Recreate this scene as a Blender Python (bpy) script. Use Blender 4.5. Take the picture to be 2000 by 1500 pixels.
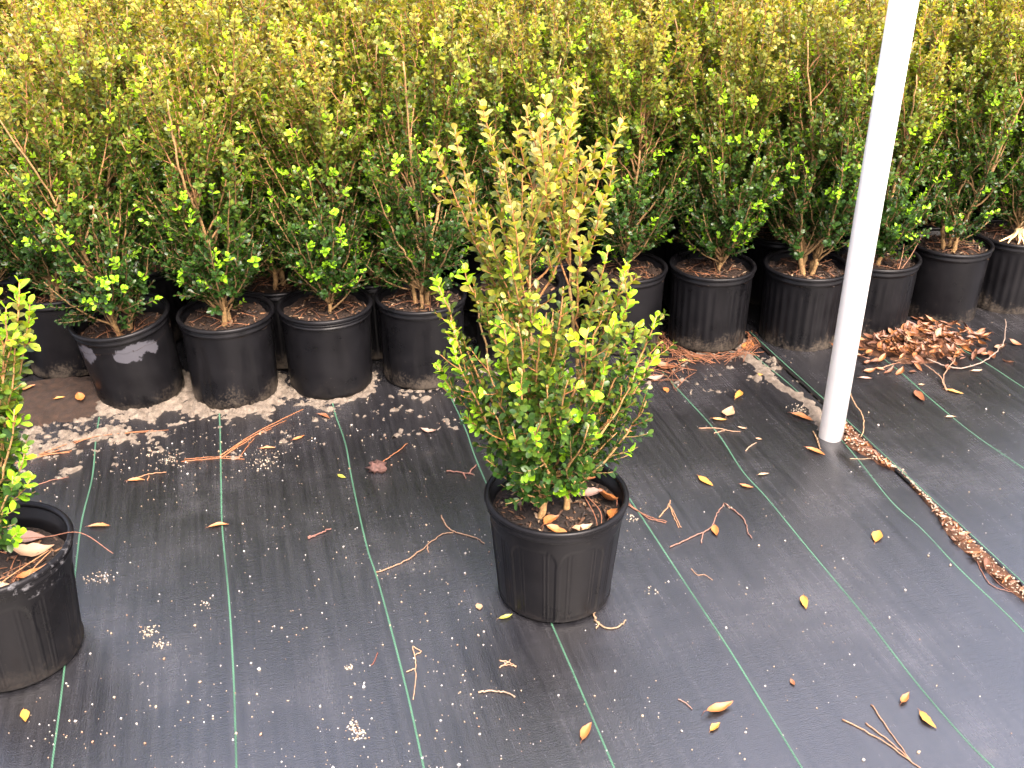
import bpy, math, random
import numpy as np
from mathutils import Vector, Matrix

for o in list(bpy.data.objects):
    bpy.data.objects.remove(o)
scene = bpy.context.scene
COL = scene.collection

# ------------------------------------------------------------------ camera
F_PX, PITCH, CAM_H = 2053.0, math.radians(28.4), 1.39
cd = bpy.data.cameras.new('camera')
cd.sensor_width = 36.0
cd.lens = 36.0 * F_PX / 2000.0
cd.clip_start = 0.02
cd.clip_end = 400
cam = bpy.data.objects.new('camera', cd)
COL.objects.link(cam)
cam.location = (0, 0, CAM_H)
cam.rotation_euler = (math.pi / 2 - PITCH, 0, 0)
scene.camera = cam

# ------------------------------------------------------------------ world, sun, exposure
SUN_EL, SUN_AZ = math.radians(55), math.radians(152)      # azimuth from +Y, clockwise; hazy sun beside and ahead
world = bpy.data.worlds.new('World')
scene.world = world
world.use_nodes = True
wn = world.node_tree.nodes
wl = world.node_tree.links
wn.clear()
sky = wn.new('ShaderNodeTexSky')
sky.sky_type = 'NISHITA'
sky.sun_disc = False
sky.sun_elevation = SUN_EL
sky.sun_rotation = SUN_AZ
sky.air_density = 1.0
sky.dust_density = 7.0
sky.ozone_density = 0.6
bg = wn.new('ShaderNodeBackground')
bg.inputs['Strength'].default_value = 0.15
hsv = wn.new('ShaderNodeHueSaturation')
hsv.inputs['Saturation'].default_value = 0.8
wo = wn.new('ShaderNodeOutputWorld')
wl.new(sky.outputs[0], hsv.inputs['Color'])
tint = wn.new('ShaderNodeMix')
tint.data_type = 'RGBA'
tint.blend_type = 'MULTIPLY'
tint.inputs[0].default_value = 1.0
tint.inputs[7].default_value = (1.08, 0.985, 0.965, 1)
wl.new(hsv.outputs[0], tint.inputs[6])
wl.new(tint.outputs[2], bg.inputs['Color'])
wl.new(bg.outputs[0], wo.inputs['Surface'])

sd = bpy.data.lights.new('sun', 'SUN')
sd.energy = 1.4
sd.angle = math.radians(32)
sd.color = (1.0, 0.955, 0.88)
sun = bpy.data.objects.new('sun', sd)
COL.objects.link(sun)
_d = Vector((math.sin(SUN_AZ) * math.cos(SUN_EL), math.cos(SUN_AZ) * math.cos(SUN_EL), math.sin(SUN_EL)))
sun.rotation_euler = _d.to_track_quat('Z', 'Y').to_euler()
sun.location = _d * 20

scene.view_settings.view_transform = 'Standard'
scene.view_settings.look = 'None'
scene.view_settings.gamma = 1.0
scene.view_settings.exposure = 3.0
scene.render.engine = 'CYCLES'

# ------------------------------------------------------------------ geometry helpers
CT, ST = math.cos(PITCH), math.sin(PITCH)
ROW = math.radians(15.1)                       # the cloth and the rows are turned by this
CR, SR = math.cos(ROW), math.sin(ROW)


def ray(px, py):
    x, u = px - 1000.0, 750.0 - py
    return np.array([x, F_PX * CT + u * ST, -F_PX * ST + u * CT])


def g(px, py, z=0.0):
    d = ray(px, py)
    t = (z - CAM_H) / d[2]
    return np.array([d[0] * t, d[1] * t, z])


def aty(px, py, y):
    d = ray(px, py)
    return d * (y / d[1]) + np.array([0, 0, CAM_H])


def proj(p):
    z = p[2] - CAM_H
    dep = p[1] * CT - z * ST
    return 1000 + F_PX * p[0] / dep, 750 - F_PX * (p[1] * ST + z * CT) / dep


def uv(p):
    return p[0] * CR + p[1] * SR, -p[0] * SR + p[1] * CR


def xy(u, v):
    return u * CR - v * SR, u * SR + v * CR


_perm = np.random.RandomState(7).rand(256, 256)


def vnoise(x, y):
    x = np.asarray(x, float)
    y = np.asarray(y, float)
    xi, yi = np.floor(x).astype(int), np.floor(y).astype(int)
    fx, fy = x - xi, y - yi
    fx = fx * fx * (3 - 2 * fx)
    fy = fy * fy * (3 - 2 * fy)
    a = _perm[xi % 256, yi % 256]
    b = _perm[(xi + 1) % 256, yi % 256]
    c = _perm[xi % 256, (yi + 1) % 256]
    d = _perm[(xi + 1) % 256, (yi + 1) % 256]
    return (a * (1 - fx) + b * fx) * (1 - fy) + (c * (1 - fx) + d * fx) * fy - 0.5


def fbm(x, y, n=4):
    s, a = 0.0, 1.0
    for i in range(n):
        s = s + a * vnoise(x * 2 ** i + 17.3 * i, y * 2 ** i + 9.1 * i)
        a *= 0.5
    return s


def mk_mesh(name, verts, faces, mat, cols=None, smooth=False, uvs=None):
    """verts Nx3; faces list of index arrays (each MxK); cols Nx3 vertex colours"""
    me = bpy.data.meshes.new(name)
    verts = np.asarray(verts, dtype=np.float32)
    loops, starts, n = [], [], 0
    for fa in faces:
        fa = np.asarray(fa, dtype=np.int32)
        if fa.size == 0:
            continue
        k = fa.shape[1]
        loops.append(fa.ravel())
        starts.append(np.arange(len(fa), dtype=np.int32) * k + n)
        n += fa.size
    loops = np.concatenate(loops)
    starts = np.concatenate(starts)
    me.vertices.add(len(verts))
    me.vertices.foreach_set('co', verts.ravel())
    me.loops.add(len(loops))
    me.loops.foreach_set('vertex_index', loops)
    me.polygons.add(len(starts))
    me.polygons.foreach_set('loop_start', starts)
    if smooth:
        me.polygons.foreach_set('use_smooth', np.ones(len(starts), dtype=bool))
    if cols is not None:
        ca = me.color_attributes.new('Col', 'FLOAT_COLOR', 'POINT')
        c4 = np.ones((len(verts), 4), dtype=np.float32)
        c4[:, :3] = cols
        ca.data.foreach_set('color', c4.ravel())
    if uvs is not None:
        ul = me.uv_layers.new(name='UVMap')
        ul.data.foreach_set('uv', np.asarray(uvs, dtype=np.float32)[loops].ravel())
    me.update(calc_edges=True)
    me.validate()
    if mat is not None:
        me.materials.append(mat)
    return me


def link(name, data, parent=None, loc=None, rot=None, kind=None):
    o = bpy.data.objects.new(name, data)
    COL.objects.link(o)
    if parent is not None:
        o.parent = parent
    if loc is not None:
        o.location = loc
    if rot is not None:
        o.rotation_euler = rot
    if kind:
        o['kind'] = kind
    return o


def tag(o, label, cat, group=None):
    o['label'] = label
    o['category'] = cat
    if group:
        o['group'] = group
    return o


class Geo:
    """collects shapes into one mesh"""
    def __init__(self):
        self.v, self.f3, self.f4, self.c, self.n = [], [], [], [], 0

    def add(self, v, f3=None, f4=None, col=(1, 1, 1)):
        v = np.asarray(v, float)
        self.v.append(v)
        c = np.asarray(col, float)
        self.c.append(np.tile(c, (len(v), 1)) if c.ndim == 1 else c)
        if f3 is not None and len(f3):
            self.f3.append(np.asarray(f3) + self.n)
        if f4 is not None and len(f4):
            self.f4.append(np.asarray(f4) + self.n)
        self.n += len(v)

    def tube(self, pts, rad, sides=6, col=(1, 1, 1), cap=True):
        pts = np.asarray(pts, float)
        n = len(pts)
        rad = np.broadcast_to(np.asarray(rad, float), (n,))
        t = np.gradient(pts, axis=0)
        t /= np.linalg.norm(t, axis=1)[:, None] + 1e-12
        ref = np.array([0.31, 0.17, 0.93]) if abs(t[0][2]) < 0.8 else np.array([0.93, 0.31, 0.17])
        a = np.cross(t, ref)
        a /= np.linalg.norm(a, axis=1)[:, None] + 1e-12
        b = np.cross(t, a)
        ang = np.arange(sides) / sides * 2 * math.pi
        ring = (np.cos(ang)[None, :, None] * a[:, None, :] + np.sin(ang)[None, :, None] * b[:, None, :])
        v = pts[:, None, :] + ring * rad[:, None, None]
        v = v.reshape(-1, 3)
        i = np.arange(n - 1)[:, None] * sides
        j = np.arange(sides)[None, :]
        k = (j + 1) % sides
        f4 = np.stack([i + j, i + k, i + sides + k, i + sides + j], -1).reshape(-1, 4)
        f3 = None
        if cap:
            v = np.vstack([v, pts[0], pts[-1]])
            c0, c1 = len(v) - 2, len(v) - 1
            jj = np.arange(sides)
            kk = (jj + 1) % sides
            f3 = np.vstack([np.stack([kk, jj, np.full(sides, c0)], -1),
                            np.stack([jj + (n - 1) * sides, kk + (n - 1) * sides, np.full(sides, c1)], -1)])
        self.add(v, f3, f4, col)

    def mesh(self, name, mat, smooth=False):
        faces = []
        if self.f3:
            faces.append(np.vstack(self.f3))
        if self.f4:
            faces.append(np.vstack(self.f4))
        return mk_mesh(name, np.vstack(self.v), faces, mat, np.vstack(self.c), smooth)


def lathe(profile, seg, mod=None, close=False):
    """profile [(r,z)..] -> verts, quads. mod(phi array, r, z, idx)->radius array"""
    ph = np.arange(seg) / seg * 2 * math.pi
    v = []
    for i, (r, z) in enumerate(profile):
        rr = np.full(seg, r) if mod is None else mod(ph, r, z, i)
        v.append(np.stack([rr * np.cos(ph), rr * np.sin(ph), np.full(seg, z)], -1))
    v = np.concatenate(v)
    n = len(profile)
    i = np.arange(n if close else n - 1)[:, None]
    j = np.arange(seg)[None, :]
    k = (j + 1) % seg
    i2 = (i + 1) % n
    f = np.stack([i * seg + j, i * seg + k, i2 * seg + k, i2 * seg + j], -1).reshape(-1, 4)
    return v, f


def smooth_path(pts, n):
    """Catmull-Rom through pts"""
    pts = [np.asarray(p, float) for p in pts]
    P = [2 * pts[0] - pts[1]] + pts + [2 * pts[-1] - pts[-2]]
    out = []
    for i in range(1, len(P) - 2):
        for s in range(n):
            t = s / n
            a, b, c, d = P[i - 1], P[i], P[i + 1], P[i + 2]
            out.append(0.5 * (2 * b + (c - a) * t + (2 * a - 5 * b + 4 * c - d) * t * t + (3 * b - a - 3 * c + d) * t ** 3))
    out.append(pts[-1])
    return np.array(out)


# ------------------------------------------------------------------ materials
def new_mat(name):
    m = bpy.data.materials.new(name)
    m.use_nodes = True
    nt = m.node_tree
    nt.nodes.clear()
    out = nt.nodes.new('ShaderNodeOutputMaterial')
    p = nt.nodes.new('ShaderNodeBsdfPrincipled')
    nt.links.new(p.outputs[0], out.inputs['Surface'])
    return m, nt, p, out


def nd(nt, typ, **kw):
    n = nt.nodes.new(typ)
    for k, v in kw.items():
        setattr(n, k, v)
    return n


def noise(nt, scale, detail=3, rough=0.5, vec=None, dist=0.0):
    n = nd(nt, 'ShaderNodeTexNoise')
    n.inputs['Scale'].default_value = scale
    n.inputs['Detail'].default_value = detail
    n.inputs['Roughness'].default_value = rough
    n.inputs['Distortion'].default_value = dist
    if vec is not None:
        nt.links.new(vec, n.inputs['Vector'])
    return n.outputs['Fac']


def ramp(nt, fac, stops, interp='LINEAR'):
    r = nd(nt, 'ShaderNodeValToRGB')
    r.color_ramp.interpolation = interp
    el = r.color_ramp.elements
    while len(el) < len(stops):
        el.new(0.5)
    for e, (p, c) in zip(el, stops):
        e.position = p
        e.color = (c, c, c, 1) if isinstance(c, (int, float)) else (*c, 1)
    nt.links.new(fac, r.inputs[0])
    return r.outputs[0]


def mix(nt, fac, a, b, mode='MIX'):
    m = nd(nt, 'ShaderNodeMix', data_type='RGBA', blend_type=mode)
    for sock, val in ((m.inputs[0], fac), (m.inputs[6], a), (m.inputs[7], b)):
        if isinstance(val, (int, float)):
            sock.default_value = val
        elif isinstance(val, tuple):
            sock.default_value = (*val, 1)
        else:
            nt.links.new(val, sock)
    return m.outputs[2]


def math_n(nt, op, a, b=0.0, clamp=False):
    m = nd(nt, 'ShaderNodeMath', operation=op, use_clamp=clamp)
    for s, v in ((m.inputs[0], a), (m.inputs[1], b)):
        if isinstance(v, (int, float)):
            s.default_value = v
        else:
            nt.links.new(v, s)
    return m.outputs[0]


def bump(nt, p, height, strength=0.3, dist=0.002):
    b = nd(nt, 'ShaderNodeBump')
    b.inputs['Strength'].default_value = strength
    b.inputs['Distance'].default_value = dist
    nt.links.new(height, b.inputs['Height'])
    nt.links.new(b.outputs[0], p.inputs['Normal'])


def mapping(nt, scale, coord='Object'):
    tc = nd(nt, 'ShaderNodeTexCoord')
    mp = nd(nt, 'ShaderNodeMapping')
    mp.inputs['Scale'].default_value = scale
    nt.links.new(tc.outputs[coord], mp.inputs['Vector'])
    return mp.outputs[0]


def mat_leaf():
    m, nt, p, out = new_mat('leaf')
    at = nd(nt, 'ShaderNodeAttribute', attribute_name='Col')
    vec = mapping(nt, (1, 1, 1))
    n = noise(nt, 90, 2, 0.5, vec)
    c = mix(nt, 1.0, at.outputs['Color'], ramp(nt, n, [(0.3, 0.72), (0.7, 1.22)]), 'MULTIPLY')
    nt.links.new(c, p.inputs['Base Color'])
    p.inputs['Roughness'].default_value = 0.36
    p.inputs['Specular IOR Level'].default_value = 0.36
    tr = nd(nt, 'ShaderNodeBsdfTranslucent')
    c2 = mix(nt, 1.0, c, (1.3, 1.2, 0.35), 'MULTIPLY')
    nt.links.new(c2, tr.inputs['Color'])
    ms = nd(nt, 'ShaderNodeMixShader')
    ms.inputs[0].default_value = 0.48
    nt.links.new(p.outputs[0], ms.inputs[1])
    nt.links.new(tr.outputs[0], ms.inputs[2])
    nt.links.new(ms.outputs[0], out.inputs['Surface'])
    return m


def mat_attr(name, rough=0.8, nscale=120, var=(0.6, 1.3), bstr=0.0, spec=0.3, tone=1.0):
    m, nt, p, out = new_mat(name)
    at = nd(nt, 'ShaderNodeAttribute', attribute_name='Col')
    vec = mapping(nt, (1, 1, 1))
    n = noise(nt, nscale, 3, 0.6, vec)
    c = mix(nt, 1.0, at.outputs['Color'], ramp(nt, n, [(0.3, var[0] * tone), (0.7, var[1] * tone)]), 'MULTIPLY')
    nt.links.new(c, p.inputs['Base Color'])
    p.inputs['Roughness'].default_value = rough
    p.inputs['Specular IOR Level'].default_value = spec
    if bstr:
        bump(nt, p, n, bstr, 0.003)
    return m


def mat_cloth():
    m, nt, p, out = new_mat('woven_cloth')
    v1 = mapping(nt, (1, 1, 1))
    vs = mapping(nt, (70, 3.0, 1))
    vs2 = mapping(nt, (260, 9, 1))
    vx = mapping(nt, (14, 120, 1))
    streak = noise(nt, 1.0, 4, 0.6, vs)
    streak2 = noise(nt, 1.0, 3, 0.6, vs2)
    cross = noise(nt, 1.0, 3, 0.6, vx)
    cloud = noise(nt, 3.2, 5, 0.6, v1, 0.4)
    cloud2 = noise(nt, 11, 4, 0.6, v1)
    grain = noise(nt, 430, 2, 0.75, v1)
    base = mix(nt, ramp(nt, streak, [(0.35, 0.0), (0.7, 1.0)]), (0.0035, 0.0035, 0.0042), (0.0085, 0.0085, 0.0098))
    dust = math_n(nt, 'MULTIPLY', ramp(nt, cloud, [(0.50, 0.0), (0.72, 1.0)]), ramp(nt, cloud2, [(0.35, 0.2), (0.65, 1.0)]))
    dust = math_n(nt, 'MULTIPLY', dust, 0.40)
    base = mix(nt, dust, base, (0.032, 0.0315, 0.0355))
    stain = ramp(nt, noise(nt, 6.5, 3, 0.5, v1, 0.3), [(0.70, 0.0), (0.78, 0.35)])
    base = mix(nt, stain, base, (0.030, 0.026, 0.021))
    base = mix(nt, 1.0, base, ramp(nt, grain, [(0.3, 0.3), (0.7, 1.9)]), 'MULTIPLY')
    nt.links.new(base, p.inputs['Base Color'])
    r = math_n(nt, 'ADD', math_n(nt, 'MULTIPLY', streak, 0.12), 0.175)
    r = math_n(nt, 'ADD', r, math_n(nt, 'MULTIPLY', math_n(nt, 'SUBTRACT', cloud, 0.5), 0.22))
    r = math_n(nt, 'ADD', r, math_n(nt, 'MULTIPLY', math_n(nt, 'SUBTRACT', cross, 0.5), 0.12))
    r = math_n(nt, 'ADD', r, math_n(nt, 'MULTIPLY', math_n(nt, 'SUBTRACT', streak2, 0.5), 0.16))
    nt.links.new(r, p.inputs['Roughness'])
    p.inputs['Specular IOR Level'].default_value = 1.0
    p.inputs['IOR'].default_value = 1.62
    h = math_n(nt, 'ADD', math_n(nt, 'MULTIPLY', streak2, 0.7), math_n(nt, 'MULTIPLY', grain, 1.5))
    h = math_n(nt, 'ADD', h, math_n(nt, 'MULTIPLY', streak, 0.6))
    h = math_n(nt, 'ADD', h, math_n(nt, 'MULTIPLY', cross, 0.5))
    bump(nt, p, h, 0.45, 0.0012)
    return m


def mat_stripe():
    m, nt, p, out = new_mat('green_thread')
    tc = nd(nt, 'ShaderNodeTexCoord')
    sep = nd(nt, 'ShaderNodeSeparateXYZ')
    nt.links.new(tc.outputs['UV'], sep.inputs[0])
    ph = math_n(nt, 'ADD', math_n(nt, 'MULTIPLY', sep.outputs['X'], 1.0), math_n(nt, 'MULTIPLY', sep.outputs['Y'], 0.5))
    fr = math_n(nt, 'FRACT', ph)
    c = ramp(nt, fr, [(0.0, (0.005, 0.020, 0.011)), (0.25, (0.005, 0.020, 0.011)), (0.35, (0.028, 0.085, 0.048)), (0.9, (0.042, 0.110, 0.066))])
    n = noise(nt, 5, 3, 0.6, mapping(nt, (1, 1, 1)))
    c = mix(nt, ramp(nt, n, [(0.4, 0.0), (0.75, 0.7)]), c, (0.005, 0.018, 0.010))
    nt.links.new(c, p.inputs['Base Color'])
    p.inputs['Roughness'].default_value = 0.5
    return m


def mat_pot(name, smear=False, dust=0.5, scuff=False):
    m, nt, p, out = new_mat(name)
    tc = nd(nt, 'ShaderNodeTexCoord')
    oi = nd(nt, 'ShaderNodeObjectInfo')
    va = nd(nt, 'ShaderNodeVectorMath', operation='ADD')
    nt.links.new(tc.outputs['Object'], va.inputs[0])
    rnd = nd(nt, 'ShaderNodeCombineXYZ')
    nt.links.new(math_n(nt, 'MULTIPLY', oi.outputs['Random'], 37.0), rnd.inputs[0])
    nt.links.new(math_n(nt, 'MULTIPLY', oi.outputs['Random'], 11.0), rnd.inputs[1])
    nt.links.new(rnd.outputs[0], va.inputs[1])
    vec = va.outputs[0]
    sep = nd(nt, 'ShaderNodeSeparateXYZ')
    nt.links.new(tc.outputs['Object'], sep.inputs[0])
    z = sep.outputs['Z']
    n1 = noise(nt, 14, 4, 0.6, vec)
    n2 = noise(nt, 170, 3, 0.7, vec)
    mp = nd(nt, 'ShaderNodeMapping')
    mp.inputs['Scale'].default_value = (90, 90, 5)
    nt.links.new(vec, mp.inputs['Vector'])
    n3 = noise(nt, 1.0, 3, 0.6, mp.outputs[0])
    base = mix(nt, ramp(nt, n1, [(0.3, 0.0), (0.7, 1.0)]), (0.0020, 0.0020, 0.0024), (0.0044, 0.0043, 0.0050))
    base = mix(nt, ramp(nt, n3, [(0.55, 0.0), (0.8, 0.30)]), base, (0.006, 0.0058, 0.006))
    # splashed sand near the foot of the pot
    low = math_n(nt, 'SUBTRACT', 1.0, math_n(nt, 'DIVIDE', z, 0.10), True)
    spl = math_n(nt, 'ADD', math_n(nt, 'MULTIPLY', low, 0.55), math_n(nt, 'MULTIPLY', math_n(nt, 'SUBTRACT', n1, 0.5), 1.1))
    spl = math_n(nt, 'ADD', spl, math_n(nt, 'MULTIPLY', math_n(nt, 'SUBTRACT', n2, 0.5), 0.9))
    spl = math_n(nt, 'MULTIPLY', ramp(nt, spl, [(0.32, 0.0), (0.62, 1.0)]), dust)
    base = mix(nt, spl, base, (0.070, 0.057, 0.043))
    # fine specks all over
    base = mix(nt, ramp(nt, n2, [(0.70, 0.0), (0.76, 0.35)]), base, (0.15, 0.13, 0.105))
    if smear:
        y = sep.outputs['Y']
        x = sep.outputs['X']
        sn = noise(nt, 26, 4, 0.65, tc.outputs['Object'], 0.6)
        # a band of grey residue under the rim, facing the open cloth
        bz = math_n(nt, 'SUBTRACT', 1.0, math_n(nt, 'DIVIDE', math_n(nt, 'ABSOLUTE', math_n(nt, 'SUBTRACT', z, 0.185)), 0.040), True)
        bx = math_n(nt, 'SUBTRACT', 1.0, math_n(nt, 'DIVIDE', math_n(nt, 'ABSOLUTE', math_n(nt, 'SUBTRACT', x, 0.028)), 0.075), True)
        bx2 = math_n(nt, 'SUBTRACT', 1.0, math_n(nt, 'DIVIDE', math_n(nt, 'ABSOLUTE', math_n(nt, 'ADD', x, 0.088)), 0.035), True)
        bx = math_n(nt, 'MAXIMUM', bx, bx2)
        front = math_n(nt, 'LESS_THAN', y, 0.0)
        k = math_n(nt, 'MULTIPLY', math_n(nt, 'MULTIPLY', bz, bx), front)
        k = math_n(nt, 'ADD', k, math_n(nt, 'MULTIPLY', math_n(nt, 'SUBTRACT', sn, 0.5), 1.3))
        k = math_n(nt, 'MULTIPLY', ramp(nt, k, [(0.30, 0.0), (0.36, 0.8)]), front)
        base = mix(nt, k, base, (0.048, 0.048, 0.056))
    if scuff:
        k = math_n(nt, 'MULTIPLY', math_n(nt, 'GREATER_THAN', sep.outputs['X'], 0.118), math_n(nt, 'GREATER_THAN', z, 0.195))
        k = math_n(nt, 'MULTIPLY', k, ramp(nt, noise(nt, 45, 4, 0.7, tc.outputs['Object']), [(0.54, 0.0), (0.64, 0.6)]))
        base = mix(nt, k, base, (0.085, 0.085, 0.090))
    nt.links.new(base, p.inputs['Base Color'])
    nt.links.new(ramp(nt, n1, [(0.3, 0.24), (0.7, 0.42)]), p.inputs['Roughness'])
    p.inputs['Specular IOR Level'].default_value = 0.09
    bump(nt, p, n2, 0.12, 0.001)
    return m


def mat_pvc():
    m, nt, p, out = new_mat('white_pvc')
    tc = nd(nt, 'ShaderNodeTexCoord')
    sep = nd(nt, 'ShaderNodeSeparateXYZ')
    nt.links.new(tc.outputs['Object'], sep.inputs[0])
    n = noise(nt, 30, 4, 0.6, tc.outputs['Object'])
    low = math_n(nt, 'SUBTRACT', 1.0, math_n(nt, 'DIVIDE', sep.outputs['Z'], 0.05), True)
    k = math_n(nt, 'ADD', math_n(nt, 'MULTIPLY', low, 0.7), math_n(nt, 'MULTIPLY', math_n(nt, 'SUBTRACT', n, 0.5), 0.9))
    k = ramp(nt, k, [(0.40, 0.0), (0.75, 1.0)])
    c = mix(nt, k, (0.86, 0.85, 0.84), (0.10, 0.08, 0.06))
    c = mix(nt, ramp(nt, n, [(0.55, 0.0), (0.8, 0.12)]), c, (0.55, 0.47, 0.42))
    nt.links.new(c, p.inputs['Base Color'])
    p.inputs['Roughness'].default_value = 0.32
    return m


def mat_ground(name, a, b, c, scale):
    m, nt, p, out = new_mat(name)
    v = mapping(nt, (1, 1, 1))
    n1 = noise(nt, scale, 5, 0.65, v)
    n2 = noise(nt, scale * 7, 4, 0.7, v)
    col = mix(nt, ramp(nt, n1, [(0.35, 0.0), (0.65, 1.0)]), a, b)
    col = mix(nt, ramp(nt, n2, [(0.52, 0.0), (0.72, 1.0)]), col, c)
    nt.links.new(col, p.inputs['Base Color'])
    p.inputs['Roughness'].default_value = 0.9
    p.inputs['Specular IOR Level'].default_value = 0.25
    bump(nt, p, n2, 0.9, 0.006)
    return m


M_LEAF = mat_leaf()
M_BARK = mat_attr('bark', 0.75, 160, (0.55, 1.35), 0.5)
M_DEAD = mat_attr('dead_leaf', 0.5, 140, (0.6, 1.3), 0.2, 0.4, 0.40)
M_TWIG = mat_attr('twig', 0.7, 200, (0.65, 1.3), 0.3, 0.3, 0.40)
M_CRUMB = mat_attr('crumb', 0.85, 300, (0.75, 1.2), 0.0, 0.3, 0.42)
M_CLOTH = mat_cloth()
M_STRIPE = mat_stripe()
M_POT = mat_pot('black_plastic')
M_POT_CLEAN = mat_pot('black_plastic_clean', dust=0.06)
M_POT_SMEAR = mat_pot('black_plastic_smeared', smear=True, dust=0.3)
M_POT_SCUFF = mat_pot('black_plastic_scuffed', dust=0.10, scuff=True)
M_PVC = mat_pvc()
M_SOIL = mat_ground('potting_soil', (0.004, 0.0028, 0.0022), (0.012, 0.0075, 0.0055), (0.034, 0.020, 0.013), 60)
M_SOIL2 = mat_ground('rusty_soil', (0.007, 0.0042, 0.003), (0.020, 0.0105, 0.006), (0.050, 0.024, 0.0115), 60)
M_SAND = mat_ground('pale_sand', (0.062, 0.049, 0.037), (0.135, 0.112, 0.088), (0.022, 0.016, 0.012), 55)
M_EARTH = mat_ground('earth', (0.10, 0.075, 0.055), (0.16, 0.12, 0.085), (0.06, 0.045, 0.035), 6)
M_LITTER = mat_ground('litter_bed', (0.030, 0.012, 0.006), (0.075, 0.030, 0.013), (0.11, 0.065, 0.038), 60)

# ------------------------------------------------------------------ the setting: earth, two cloth sheets, stripes
S = 150.0
me = mk_mesh('ground', [(-S, -S, -0.03), (S, -S, -0.03), (S, S, -0.03), (-S, S, -0.03)], [[(0, 1, 2, 3)]], M_EARTH)
link('ground', me, kind='structure')

POLE = g(1622, 853)
POLE_U, POLE_V = uv(POLE)


def cloth_h(u, v):
    """gentle lie of the cloth; flat under the plants"""
    u = np.asarray(u, float)
    v = np.asarray(v, float)
    flat = np.clip((2.42 - v) / 0.25, 0, 1)
    h = 0.0045 * fbm(u * 2.1 + 3, v * 1.3 + 8, 3) + 0.0022 * vnoise(u * 9 + 1, v * 1.6 + 2)
    # creases running from the post
    for du, dv, s, a in ((-0.10, -1.0, 0.016, 0.006), (0.02, -1.0, 0.014, 0.005), (-0.28, -1.0, 0.020, 0.005)):
        k = (POLE_V - v)
        cu = POLE_U - 0.02 + du * k - 0.02
        h = h + a * np.exp(-((u - cu) / s) ** 2) * np.clip(k / 0.10, 0, 1) * np.clip((0.75 - k) / 0.5, 0, 1)
    for (cx, cy, rr) in ((0.0864, 1.694, 0.12), (-0.96, 1.50, 0.12)):
        cu, cv = cx * CR + cy * SR, -cx * SR + cy * CR
        d = np.hypot(u - cu, v - cv)
        h = h * np.clip((d - rr + 0.02) / 0.10, 0, 1)
    return h * flat


def zat(p, dz=0.0):
    u, v = uv(p)
    return float(cloth_h(u, v)) + dz


def cloth(name, us, vs, lift, mat):
    U, V = np.meshgrid(us, vs, indexing='ij')
    Z = cloth_h(U, V) + lift
    nu, nv = U.shape
    verts = np.stack([U, V, Z], -1).reshape(-1, 3)
    i = np.arange(nu - 1)[:, None] * nv
    j = np.arange(nv - 1)[None, :]
    f = np.stack([i + j, i + nv + j, i + nv + j + 1, i + j + 1], -1).reshape(-1, 4)
    if lift > 0:                                   # folded-down free edge
        ed = verts[:nv].copy()
        ed[:, 2] -= lift + 0.002
        b = len(verts)
        verts = np.vstack([verts, ed])
        k = np.arange(nv - 1)
        f = np.vstack([f, np.stack([k, k + 1, b + k + 1, b + k], -1)])
    o = link(name, mk_mesh(name, verts, [f], mat, smooth=True), rot=(0, 0, ROW), kind='structure')
    return o


EDGE_U = 1.4455
SHEET_A = cloth('ground_cloth', np.concatenate([[-7, -5, -3.5], np.arange(-2.4, EDGE_U + 0.006, 0.016)]),
                np.concatenate([[-5, -3, -1.5, -0.5, 0.1], np.arange(0.4, 2.6, 0.02), np.arange(2.62, 9, 0.4)]), 0.0, M_CLOTH)
SHEET_B = cloth('ground_cloth', np.concatenate([np.arange(EDGE_U, 2.9, 0.016), [3.6, 5, 7]]),
                np.concatenate([[-5, -3, -1.5, -0.5, 0.1], np.arange(0.4, 2.6, 0.02), np.arange(2.62, 9, 0.4)]), 0.011, M_CLOTH)


def stripe(pix, sheet, lift, width=0.0035, ext=True):
    pts = [uv(g(*p)) for p in pix]
    pts.sort(key=lambda q: q[1])
    P = smooth_path([np.array(q) for q in pts], 24)
    if ext:
        P = np.vstack([[P[0] + np.array([0, -2.5])], P, [P[-1] + np.array([0, 0.12])]])
    L = np.concatenate([[0], np.cumsum(np.linalg.norm(np.diff(P, axis=0), axis=1))])
    n = max(2, int(L[-1] / 0.012))
    t = np.linspace(0, L[-1], n)
    U = np.interp(t, L, P[:, 0])
    V = np.interp(t, L, P[:, 1])
    Z = cloth_h(U, V) + lift
    w = width / 2
    verts = np.concatenate([np.stack([U - w, V, Z + 0.0003], -1), np.stack([U, V, Z + 0.0013], -1), np.stack([U + w, V, Z + 0.0003], -1)])
    k = np.arange(n - 1)
    f = np.vstack([np.stack([k, n + k, n + k + 1, k + 1], -1), np.stack([n + k, 2 * n + k, 2 * n + k + 1, n + k + 1], -1)])
    uvs = np.concatenate([np.stack([t / 0.0075, np.full(n, a)], -1) for a in (0, 1, 2)])
    link('stripe', mk_mesh('stripe', verts, [f], M_STRIPE, uvs=uvs), sheet)


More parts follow.
